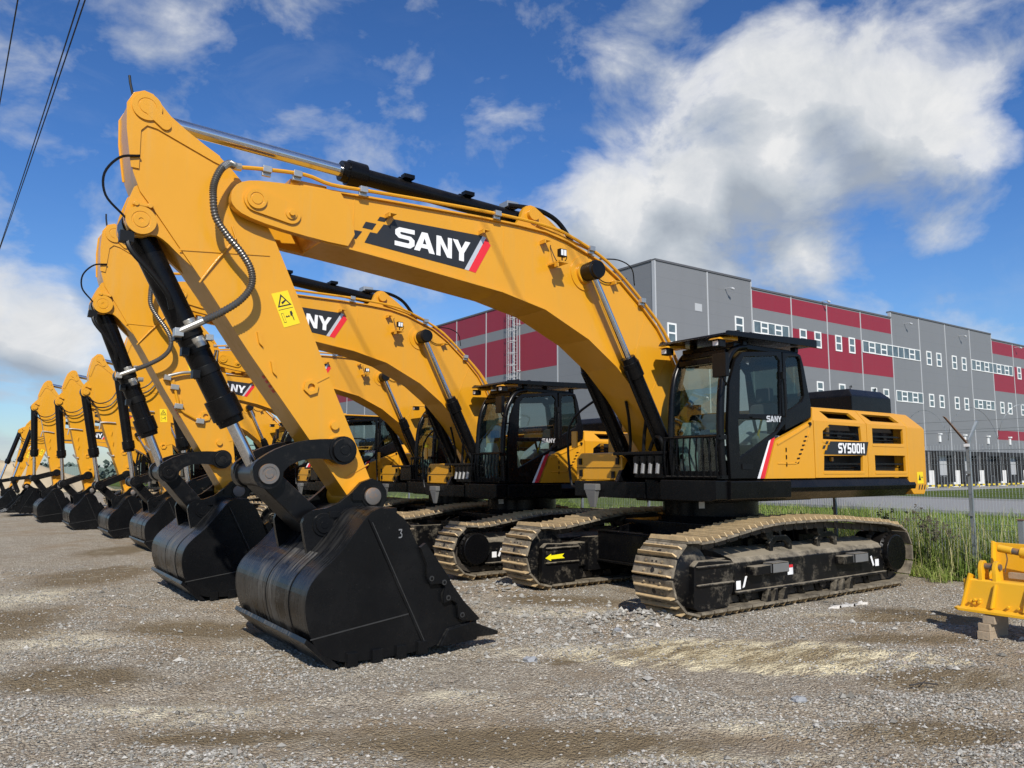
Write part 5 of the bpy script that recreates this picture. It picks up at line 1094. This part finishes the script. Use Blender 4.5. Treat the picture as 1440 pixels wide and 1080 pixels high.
for i in range(len(bays) - 1):
    x0, x1 = bays[i] + .03, bays[i + 1] - .03; xm = (x0 + x1) / 2; red = sorted(redzones(xm)); z = 3.5; g = MB(); 
    for a, b in red:
        if a > z: wp(MB().box(x0, x1, WY, WY + .3, z, a), 'wall_panel', 'greywall')
        wp(MB().box(x0, x1, WY, WY + .3, a, b), 'red_panel', 'redwall'); z = b
    g.box(x0, x1, WY, WY + .3, z, top(xm)); wp(g, 'wall_panel', 'greywall')
    c = MB(); c.box(x0 - .03, x1 + .03, WY - .06, WY + .4, top(xm) + .002, top(xm) + .14); wp(c, 'coping', 'coping')
for x in bays: wp(MB().box(x - .06, x + .06, WY - .03, WY + .25, 3.5, max(top(x - .1), top(x + .1)) - .002), 'seam_trim', 'seam')
for i in range(len(LB) - 1):
    y0, y1 = LB[i] + (.31 if i == 0 else .03), LB[i + 1] - .03; g = MB(); ym = (y0 + y1) / 2
    if ym < 47.2: g.box(WX, WX + .3, y0, y1, 0, 16.1)
    else:
        g.box(WX, WX + .3, y0, y1, 0, 9.96); wp(MB().box(WX, WX + .3, y0, y1, 13.12, 13.98), 'wall_panel', 'greywall')
        for a, b in ((9.96, 13.12), (13.98, 15.95)): wp(MB().box(WX, WX + .3, y0, y1, a, b), 'red_panel', 'redwall')
    wp(g, 'wall_panel', 'greywall')
    h = 16.1 if ym < 47.2 else 15.95; wp(MB().box(WX - .06, WX + .4, y0 - .03, y1 + .03, h + .002, h + .14), 'coping', 'coping')
for y in LB[1:]: wp(MB().box(WX - .03, WX + .25, y - .06, y + .06, 0, 15.95), 'seam_trim', 'seam')
wp(MB().box(WX + .35, WE, WY + .35, END, 15.0, 15.3), 'roof', 'coping')
wp(MB().box(WX - .02, WX + .31, 47.75, 48.55, 12.86, 13.25), 'wall_vent', 'redwall')
# ladder with safety cage on the end wall
lad = MB(); ly = 52.45
for y in (ly - .28, ly + .28): lad.box(WX - .42, WX - .37, y - .025, y + .025, 4.0, 17.0)
for k in range(43): lad.cyl((WX - .395, ly - .28, 4.2 + k * .3), (WX - .395, ly + .28, 4.2 + k * .3), .016, n=5)
for k in range(12): z = 5.5 + k * 1.0; lad.tube([(WX - .4, ly - .30, z), (WX - .75, ly - .42, z), (WX - 1.08, ly - .25, z), (WX - 1.08, ly + .25, z), (WX - .75, ly + .42, z), (WX - .4, ly + .30, z)], .026, 5)
for y, x in ((-.42, -.75), (-.25, -1.08), (.25, -1.08), (.42, -.75), (0, -1.12)): lad.tube([(WX + x, ly + y, 5.4), (WX + x, ly + y, 16.9)], .02, 5)
for z in (6, 10, 14): lad.box(WX - .4, WX, ly + .42, ly + .50, z, z + .05); lad.box(WX - .4, WX, ly - .3, ly - .25, z, z + .05)
lad.box(WX - .16, WX - .02, ly + .62, ly + .78, 4.0, 15.9); wp(lad, 'roof_ladder', 'seam')
def window(x0, x1, z0, z1, n, opens=()):
    f = MB(); t = .075; y = WY - .045
    f.box(x0, x1, y, WY + .02, z0, z0 + t); f.box(x0, x1, y, WY + .02, z1 - t, z1)
    for k in range(n + 1): x = x0 + (x1 - x0 - t) * k / n; f.box(x, x + t, y, WY + .02, z0 + t, z1 - t)
    w = (x1 - x0 - t) / n
    for k in (opens or (() if n > 1 else (0,))):
        xa, xb = x0 + w * k + t, x0 + w * (k + 1); zm = (z0 + z1) / 2; f.box(xa, xb, y + .005, WY + .015, zm - .06, zm + .06)
        for (a, b, c, d) in ((xa, xb, z0 + t, z0 + t + .05), (xa, xb, z1 - t - .05, z1 - t)): f.box(a, b, y + .005, WY + .015, c, d)
        f.box(xa, xa + .05, y + .005, WY + .015, z0 + t + .05, zm - .06); f.box(xb - .05, xb, y + .005, WY + .015, z0 + t + .05, zm - .06)
        f.box(xa, xa + .05, y + .005, WY + .015, zm + .06, z1 - t - .05); f.box(xb - .05, xb, y + .005, WY + .015, zm + .06, z1 - t - .05)
    o = wp(f, 'window', 'frame'); wp(MB().box(x0 + .02, x1 - .02, WY - .02, WY - .006, z0 + .02, z1 - .02), 'pane', 'pane', o)
UP = [(39.3, 40.2, 10.75, 11.87), (46.6, 47.6, 12.15, 13.18)]
for x0, x1, z0, z1 in UP: window(x0, x1, z0 - .3, z1, 1)
window(48.78, 53.28, 12.12, 13.10, 5, (1, 3))
for x0 in (54.70, 56.75, 59.77, 61.80, 75.15, 77.10, 80.25, 82.30, 95.3, 97.3, 100.4, 102.4): window(x0, x0 + .95, 11.70, 13.08, 1)
window(63.95, 73.95, 11.95, 13.03, 10, (1, 3, 8)); window(84.40, 94.1, 11.92, 13.02, 10, (1, 3, 6, 8))
for x0 in (51.6, 56.8, 60.0, 65.0, 67.0, 75.2, 77.2, 80.3, 82.3, 90.45, 92.35, 95.6, 97.5, 100.6): window(x0, x0 + .93, 7.65, 8.93, 1)
window(69.2, 74.05, 7.9, 8.93, 5, (1, 3)); window(84.4, 89.1, 7.92, 8.90, 5, (1, 3)); window(104.5, 109, 7.92, 8.9, 5, (1,))
for x, z in ((45.6, 15.1), (58.0, 15.7), (71.3, 15.3), (82.0, 15.2), (95, 15.2)):
    wp(MB().box(x - .03, x + .03, WY - .5, WY, z, z + .05).cyl((x + .06, WY - .5, z - .02), (x + .25, WY - .62, z - .10), .09, n=10), 'camera_mount', 'seam')
wp(MB().box(42.2, 42.95, WY - .02, WY + .01, 13.05, 13.6), 'wall_grille', 'seam')
# loading docks under the long front
b = MB()
b.box(WX + .02, WE, WY + .12, WY + .3, 0, 3.5); wp(b, 'dock_wall', 'greywall')
dx = [56.2 + 5.12 * i for i in range(17)]
for i, x in enumerate(dx):
    d = MB(); d.box(x - 1.75, x + 1.75, WY - .55, WY + .10, 3.05, 3.45); d.box(x - 1.75, x - 1.25, WY - .5, WY + .10, .5, 3.05); d.box(x + 1.25, x + 1.75, WY - .5, WY + .10, .5, 3.05); d.box(x - .95, x + .95, WY - .35, WY + .10, .25, 1.0)
    for s in (-.7, .7): d.box(x + s - .1, x + s + .1, WY - .45, WY - .34, .6, 1.1)
    wp(d, 'dock_shelter', 'dockdark')
    wp(MB().box(x - 1.25, x + 1.25, WY + .02, WY + .09, 1.15, 3.05), 'dock_door', 'doorgrey' if i % 3 else 'dockdark')
    p = MB(); p.box(x + 1.85, x + 3.25, WY - .25, WY + .11, .02, 1.62); wp(p, 'dock_pier', 'concrete')
    wp(MB().box(x - .14, x + .14, WY - .14, WY - .02, 4.35, 5.02).box(x - .2, x + .2, WY - .25, WY - .02, 5.06, 5.2), 'dock_lamp', 'frame')
# striped kerb guards in front of the docks
kb = empty('kerb_guard', (60, 34.6, 0), 'low yellow and black striped guard rail in front of the loading docks', 'guard rail')
g = MB()
for i in range(150): g.box(i * .55 - 8, i * .55 - 7.45, -.06, .06, .18, .34, i % 2)
for i in range(42): g.box(i * 2.0 - 8, i * 2.0 - 7.92, -.04, .04, .0, .18, 0)
g.build('rail', ['hazard', 'dockdark'], kb)

# ------------------------------------------------------------------ wire fence
FX = 13.9
fe = empty('wire_fence', (FX, 6.15, 0), 'galvanised wire mesh fence with steel posts and coiled barbed wire along the grass verge', 'fence')
fp = lambda mb, n, m, par=None, **k: mb.build(n, m, par or fe, lambda p: (p[0] - FX, p[1] - 6.15, p[2]), **k)
def thin(m, a, b, r):
    a, b = Vector(a), Vector(b); d = (b - a).normalized(); u = d.orthogonal().normalized() * r; v = d.cross(u)
    m.add([tuple(a + u), tuple(a + v * .87 - u * .5), tuple(a - v * .87 - u * .5), tuple(b + u), tuple(b + v * .87 - u * .5), tuple(b - v * .87 - u * .5)], [(0, 1, 4, 3), (1, 2, 5, 4), (2, 0, 3, 5)])
py = [6.15 + 2.5 * k for k in range(-2, 16)]
for k, y in enumerate(py):
    p = MB(); p.box(FX - .030, FX + .030, y - .030, y + .030, 0, 2.28)
    pst = fp(p, 'fence_post', 'galv', bevel=.006)
    fp(MB().hexa([(FX - .02, y - .02, 2.20), (FX + .02, y - .02, 2.20), (FX + .02, y + .02, 2.20), (FX - .02, y + .02, 2.20), (FX - .32, y + .20, 2.66), (FX - .28, y + .20, 2.66), (FX - .28, y + .24, 2.68), (FX - .32, y + .24, 2.68)]), 'barb_arm', 'rusty', pst)
    fp(MB().hexa([(FX - .02, y - .02, 2.20), (FX + .02, y - .02, 2.20), (FX + .02, y + .02, 2.20), (FX - .02, y + .02, 2.20), (FX + .28, y - .06, 2.60), (FX + .32, y - .06, 2.60), (FX + .32, y - .02, 2.62), (FX + .28, y - .02, 2.62)]), 'barb_arm', 'galv', pst)
    for zc in (2.16, 1.0, 1.7): fp(MB().box(FX - .055, FX - .036, y - .045, y + .045, zc, zc + .05), 'clamp', 'frame' if zc > 2 else 'galv', pst)
    if k == len(py) - 1: break
    w = MB(); n = 50 if y < 12 else 40
    for i in range(1, n): yy = y + 2.5 * i / n; thin(w, (FX - .042, yy, .12), (FX - .042, yy, 2.20), .0028)
    for z in (.25, .78, 1.32, 1.86):
        for dz in (0, .10 if z > .2 else .2): thin(w, (FX - .047 - (.02 if dz else 0), y + .04, z + dz), (FX - .047 - (.02 if dz else 0), y + 2.46, z + dz), .003)
    for z in (2.10,): thin(w, (FX - .047, y + .04, z), (FX - .047, y + 2.46, z), .004)
    fp(w, 'mesh_panel', 'galv')
cw = MB()
P = []
for i in range(1500):
    t = i / 1500 * 22 * 6.283 * 1.4; P.append((FX + .0 + .27 * math.cos(t), 1.2 + 24 * i / 1500, 2.55 + .27 * math.sin(t)))
cw.tube(P, .0035, 3)
for i in range(0, 1500, 4): x, y, z = P[i]; cw.box(x - .016, x + .016, y - .003, y + .003, z - .003, z + .003); cw.box(x - .003, x + .003, y - .003, y + .003, z - .014, z + .014)
for z, x in ((2.40, -.14), (2.58, -.26), (2.46, .2)): thin(cw, (FX + x, 1.2, z), (FX + x, 43, z), .003)
fp(cw, 'barbed_wire', 'galv')
bl = empty('short_post', (13.0, 5.07, 0), 'short rusty grey steel post in the grass behind the ditching bucket', 'post')
MB().box(-.04, .04, -.04, .04, 0, 1.02).build('upright', 'galv', bl, bevel=.006); MB().box(-.05, .05, -.05, .05, 1.021, 1.035).build('cap', 'rusty', bl)
# ------------------------------------------------------------------ grading bucket on timber blocks, far right
at = empty('grading_bucket', (9.2, 3.2, 0), 'bright yellow ditching bucket propped on timber blocks on the gravel', 'bucket')
ap = lambda mb, n, m, par=None, **k: mb.build(n, m, par or at, lambda p: (p[0] - 9.2, p[1] - 3.2, p[2]), **k)
Y0, Y1 = 4.20, 2.30
a = MB()
a.prism([(9.04, .30), (9.07, .585), (9.10, .60), (9.17, .58), (9.14, .56), (9.085, .31)], Y1 + .03, Y0 - .05)
a.hexa([(9.02, Y0 - .05, .29), (9.14, Y0 - .05, .29), (9.14, Y0 - .02, .29), (9.02, Y0 - .02, .29), (9.05, Y0 - .14, .66), (9.17, Y0 - .14, .62), (9.17, Y0 - .11, .62), (9.05, Y0 - .11, .66)])
ap(a, 'front_plate', 'yellow2', bevel=.008)
a = MB(); a.prism([(8.96, .255), (8.96, .285), (9.10, .315), (9.14, .31), (9.14, .27)], Y1, Y0 - .02); a.hexa([(8.96, Y0 - .02, .255), (9.14, Y0 - .02, .27), (9.14, Y0 + .02, .275), (8.99, Y0 + .03, .262), (8.96, Y0 - .02, .285), (9.14, Y0 - .02, .31), (9.14, Y0 + .02, .305), (8.99, Y0 + .03, .285)])
ap(a, 'cutting_edge', 'yellow2', bevel=.006)
for y in (3.84, 3.53, 3.2, 2.9, 2.6):
    a = MB(); a.hexa([(8.985, y, .315), (9.045, y, .315), (9.045, y + .022, .315), (8.985, y + .022, .315), (9.04, y - .03, .56), (9.075, y - .03, .56), (9.075, y - .01, .56), (9.04, y - .01, .56)]); ap(a, 'rib', 'yellow2', bevel=.004)
for y, z in ((4.07, .36), (4.03, .38), (3.98, .36), (4.03, .345), (3.98, .385), (3.70, .345), (3.60, .345), (3.4, .345), (3.3, .345), (3.1, .345)): ap(MB().cyl((9.01 + (z - .345) * .1, y, z), (9.06, y, z), .014, n=6), 'bolt', 'yellow2')
a = MB(); a.prism([(9.10, .58), (9.20, .60), (9.36, .55), (9.5, .50), (9.60, .62), (9.62, .96), (9.64, .96), (9.64, .58), (9.52, .44), (9.14, .34), (9.14, .54)], Y1 + .05, Y0 - .16); ap(a, 'shell', 'yellow2', bevel=.006)
a = MB(); a.prism([(9.12, .34), (9.17, .58), (9.36, .56), (9.52, .66), (9.57, .98), (9.645, .96), (9.645, .56), (9.52, .42)], Y0 - .17, Y0 - .145); ap(a, 'end_plate', 'yellow2', bevel=.005)
a = MB()
for y in (3.98, 3.84): a.prism(chaikin([(9.08, .57), (9.08, .72), (9.12, .79), (9.19, .80), (9.24, .74), (9.26, .56)], 1), y - .022, y + .022)
lg = ap(a, 'lug', 'yellow2', bevel=.006); ap(MB().cyl((9.165, 3.80, .735), (9.165, 4.02, .735), .034, n=16), 'pin', 'rustpin', lg)
a = MB(); a.cyl((9.42, 3.92, .915), (9.42, 3.78, .895), .042, n=16); a.cyl((9.42, 3.70, .885), (9.42, 2.9, .78), .058, n=18); cy = ap(a, 'tilt_ram', 'yellow2', bevel=.006)
ap(MB().cyl((9.42, 3.78, .895), (9.42, 3.69, .883), .036, n=16), 'ram_rod', 'rustpin', cy)
ap(MB().tube([(9.40, 3.84, .88), (9.40, 3.83, .80), (9.40, 3.85, .72), (9.40, 3.86, .66)], .007, 5, smooth=3), 'chain', 'rusty')
ap(MB().box(9.33, 9.40, 3.2, 3.80, .61, .67), 'plank', 'wood')
for z0, z1, x0, x1, y0, y1, rz, lb in ((0, .085, 8.93, 9.40, 3.86, 3.99, .04, 'bottom squared timber block under the yellow ditching bucket'), (.086, .165, 8.95, 9.36, 3.85, 3.97, -.05, 'middle timber block of the small stack under the yellow ditching bucket'), (.166, .252, 8.97, 9.32, 3.82, 3.94, .02, 'top timber block touching the underside of the yellow ditching bucket')):
    o = MB().box((x0 - x1) / 2, (x1 - x0) / 2, (y0 - y1) / 2, (y1 - y0) / 2, z0, z1).build('timber_block', 'wood', bevel=.006); o.location = ((x0 + x1) / 2, (y0 + y1) / 2, -.01); o.rotation_euler = (0, 0, rz); tag(o, lb, 'timber block', 'timber blocks under the ditching bucket')

# small things on the ground
cr = MB(); cr.box(-.35, .35, -.3, .3, .06, .62)
c = empty('crate', (8.05, 13.0, 0), 'pale wooden crate on the gravel between the near bucket and the tracks', 'crate')
c.location = (7.42, 12.2 + 1.6, 0); c.rotation_euler = (0, 0, .3)
cr.build('box', 'crate', c, bevel=.01)
cb = MB()
for y in (-.31, -.02, .27): cb.box(-.36, .36, y - .02, y + .04, 0, .058)
cb.build('skid', 'wood', c); MB().box(-.38, .38, -.33, .33, .622, .65).build('lid', 'wood', c, bevel=.004)
rg = MB(); rr = random.Random(3)
xs = np.linspace(-.36, .36, 30); ys = np.linspace(-.07, .07, 11)
o = grid_mesh('rag', xs, ys, lambda X, Y: -.010 + .06 * np.abs(fbm(X * 9 + 3, Y * 14, 4)) + .04 * vnoise(X * 14, Y * 24) - .08 * (np.abs(Y) > .045 + .03 * np.sin(X * 23)), 'paper'); o.location = (9.6, 5.88, .0); o.rotation_euler = (0, 0, -.12)
tag(o, 'crumpled white rag on the ground beside the near track', 'rag')
o = MB().tube([(-.12, .06, .012), (-.02, .0, .03), (.05, -.05, .02), (.10, -.06, .012)], .007, 6).tube([(-.02, .0, .03), (.10, .04, .02)], .005, 5).build('twig', 'stick'); o.location = (6.62, 3.39, 0); tag(o, 'thin dark forked twig lying on the gravel', 'twig')

# overhead wires
for x0, y0, x1, y1, lb in ((.4, 19.2, .3, 24.4, 'lone overhead wire apart from the close pair'), (1.5, 18.4, .9, 41.8, 'overhead wire of the close pair that lies beside the lone one'), (1.6, 18.3, .9, 42.7, 'overhead wire of the close pair that lies over the row of machines')):
    pts = []
    dx, dy = x1 - x0, y1 - y0
    for i in range(25):
        t = -2.0 + 6.0 * i / 24 if dy > 10 else -5 + 22 * i / 24
        pts.append((x0 + dx * t, y0 + dy * t, 12 + .0006 * ((t - .5) * dy) ** 2 - .0006 * (.5 * dy) ** 2))
    tag(MB().tube(pts, .016, 5).build('overhead_wire', 'cable'), lb, 'wire', 'overhead wires')
# ------------------------------------------------------------------ camera, light, sky
cam = bpy.data.objects.new('camera', bpy.data.cameras.new('camera')); COL.objects.link(cam)
cam.data.sensor_width = 36; cam.data.lens = 36 * 1082 / 1440; cam.data.clip_end = 6000; cam.data.clip_start = .05
cam.location = (0, 0, 1.79); cam.rotation_euler = (R(90 + 6.276), 0, R(-35.554))
SC.camera = cam
LDIR = Vector((.55, 1.0, -.95)).normalized()
sun = bpy.data.objects.new('sun', bpy.data.lights.new('sun', 'SUN')); COL.objects.link(sun)
sun.data.energy = 5.0; sun.data.angle = R(.55); sun.data.color = (1.0, .95, .87)
sun.rotation_euler = LDIR.to_track_quat('-Z', 'Y').to_euler()
SUNEL = math.asin(-LDIR.z); SUNROT = math.atan2(-LDIR.x, -LDIR.y)
w = bpy.data.worlds.new('World'); SC.world = w; w.use_nodes = True; nt = w.node_tree
bg = nt.nodes['Background']; bg.inputs['Strength'].default_value = .095
sky = nt.nodes.new('ShaderNodeTexSky'); sky.sky_type = 'NISHITA'; sky.sun_disc = False
sky.sun_elevation = SUNEL; sky.sun_rotation = SUNROT; sky.air_density = 1.0; sky.dust_density = .4; sky.ozone_density = 2.2
tc = nt.nodes.new('ShaderNodeTexCoord').outputs['Generated']
sz = nt.nodes.new('ShaderNodeSeparateXYZ'); nt.links.new(tc, sz.inputs[0])
skyc = mixc(nt, 1.0, sky.outputs[0], ramp(nt, sz.outputs[2], [(0.0, (.85, .97, 1.12)), (.12, (.70, .98, 1.30)), (.35, (.50, .88, 1.38)), (.7, (.40, .72, 1.18))]), 'MULTIPLY')
def vadd(v, off):
    a = nt.nodes.new('ShaderNodeVectorMath'); a.operation = 'ADD'; nt.links.new(v, a.inputs[0]); a.inputs[1].default_value = off; return a.outputs[0]
BL = [((.758, .528, .375), .17, 1.0), ((.82, .424, .386), .14, .9), ((.712, .612, .345), .14, 1.0), ((.74, .505, .43), .12, .95), ((.785, .455, .425), .11, .9), ((.655, .69, .300), .14, .95), ((.854, .381, .36), .11, .85), ((.60, .75, .26), .13, .75), ((.66, .66, .35), .12, .65), ((.70, .64, .27), .12, .85), ((.56, .79, .23), .08, .6), ((.80, .53, .26), .10, .55), ((.88, .40, .27), .08, .5),
      ((.063, .98, .150), .095, 1.0), ((.0, .98, .165), .09, .95), ((.118, .953, .25), .05, .55), ((.147, .971, .15), .065, .6), ((-.10, .98, .15), .13, .9)]
def density(v):
    cov = None
    for c, r, amp in BL:
        d = nt.nodes.new('ShaderNodeVectorMath'); d.operation = 'DISTANCE'; nt.links.new(v, d.inputs[0]); d.inputs[1].default_value = Vector(c).normalized()
        m = maths(nt, 'MULTIPLY', maths(nt, 'MAXIMUM', maths(nt, 'MULTIPLY_ADD', d.outputs['Value'], -1 / r, 1.0), 0.0), amp)
        cov = m if cov is None else maths(nt, 'SMOOTH_MAX', cov, m, .25)
    mp = nt.nodes.new('ShaderNodeMapping'); mp.inputs['Scale'].default_value = (1, 1, 1.5); nt.links.new(v, mp.inputs[0])
    n = noise(nt, mp.outputs[0], 7.5, 12, .58, .25)
    return maths(nt, 'ADD', maths(nt, 'MULTIPLY', cov, 1.15), maths(nt, 'MULTIPLY_ADD', n, 1.6, -.93)), cov
(d0, c0), (d1, c1) = density(tc), density(vadd(tc, (.012, -.02, .055)))
alpha = ramp(nt, d0, [(.03, 0.0), (.20, .40), (.40, .86), (.60, 1.0)])
lit = maths(nt, 'ADD', maths(nt, 'MULTIPLY', maths(nt, 'SUBTRACT', d0, d1), 1.0), .58)
lit = maths(nt, 'ADD', lit, maths(nt, 'MULTIPLY', maths(nt, 'SUBTRACT', c0, c1), 1.25))
lit = maths(nt, 'SUBTRACT', lit, maths(nt, 'MULTIPLY', ramp(nt, d0, [(.5, 0.0), (1.3, 1.0)]), .06))
lit = maths(nt, 'ADD', maths(nt, 'MINIMUM', lit, .95), maths(nt, 'MULTIPLY_ADD', noise(nt, tc, 11, 9, .62, .4), .75, -.42))
ccol = ramp(nt, lit, [(.08, (3.9, 4.4, 5.1)), (.45, (5.3, 5.8, 6.4)), (.8, (6.9, 7.2, 7.6)), (1.0, (8.8, 8.85, 8.9))])
# thin high veil and low bands
mp = nt.nodes.new('ShaderNodeMapping'); mp.inputs['Scale'].default_value = (2.2, 2.2, 5.0); mp.inputs['Rotation'].default_value = (.25, .2, .5); nt.links.new(tc, mp.inputs[0])
ve = noise(nt, mp.outputs[0], 2.6, 12, .66, .6); big = noise(nt, tc, 2.4, 4, .5)
va = maths(nt, 'MULTIPLY', ramp(nt, ve, [(.50, 0.0), (.82, .42)]), ramp(nt, big, [(.44, .05), (.68, 1.0)]))
mp = nt.nodes.new('ShaderNodeMapping'); mp.inputs['Scale'].default_value = (3, 3, 16.0); nt.links.new(tc, mp.inputs[0])
lb = maths(nt, 'MULTIPLY', ramp(nt, noise(nt, mp.outputs[0], 2.2, 10, .6, .3), [(.46, 0.0), (.66, .75)]), ramp(nt, sz.outputs[2], [(0.0, 1.0), (.10, .8), (.2, 0.0)]))
c = mixc(nt, va, skyc, (5.6, 6.3, 7.3)); c = mixc(nt, lb, c, (5.2, 5.9, 6.9)); c = mixc(nt, alpha, c, ccol)
nt.links.new(c, bg.inputs[0])
SC.view_settings.view_transform = 'Standard'; SC.view_settings.look = 'None'; SC.view_settings.exposure = 0; SC.view_settings.gamma = 1
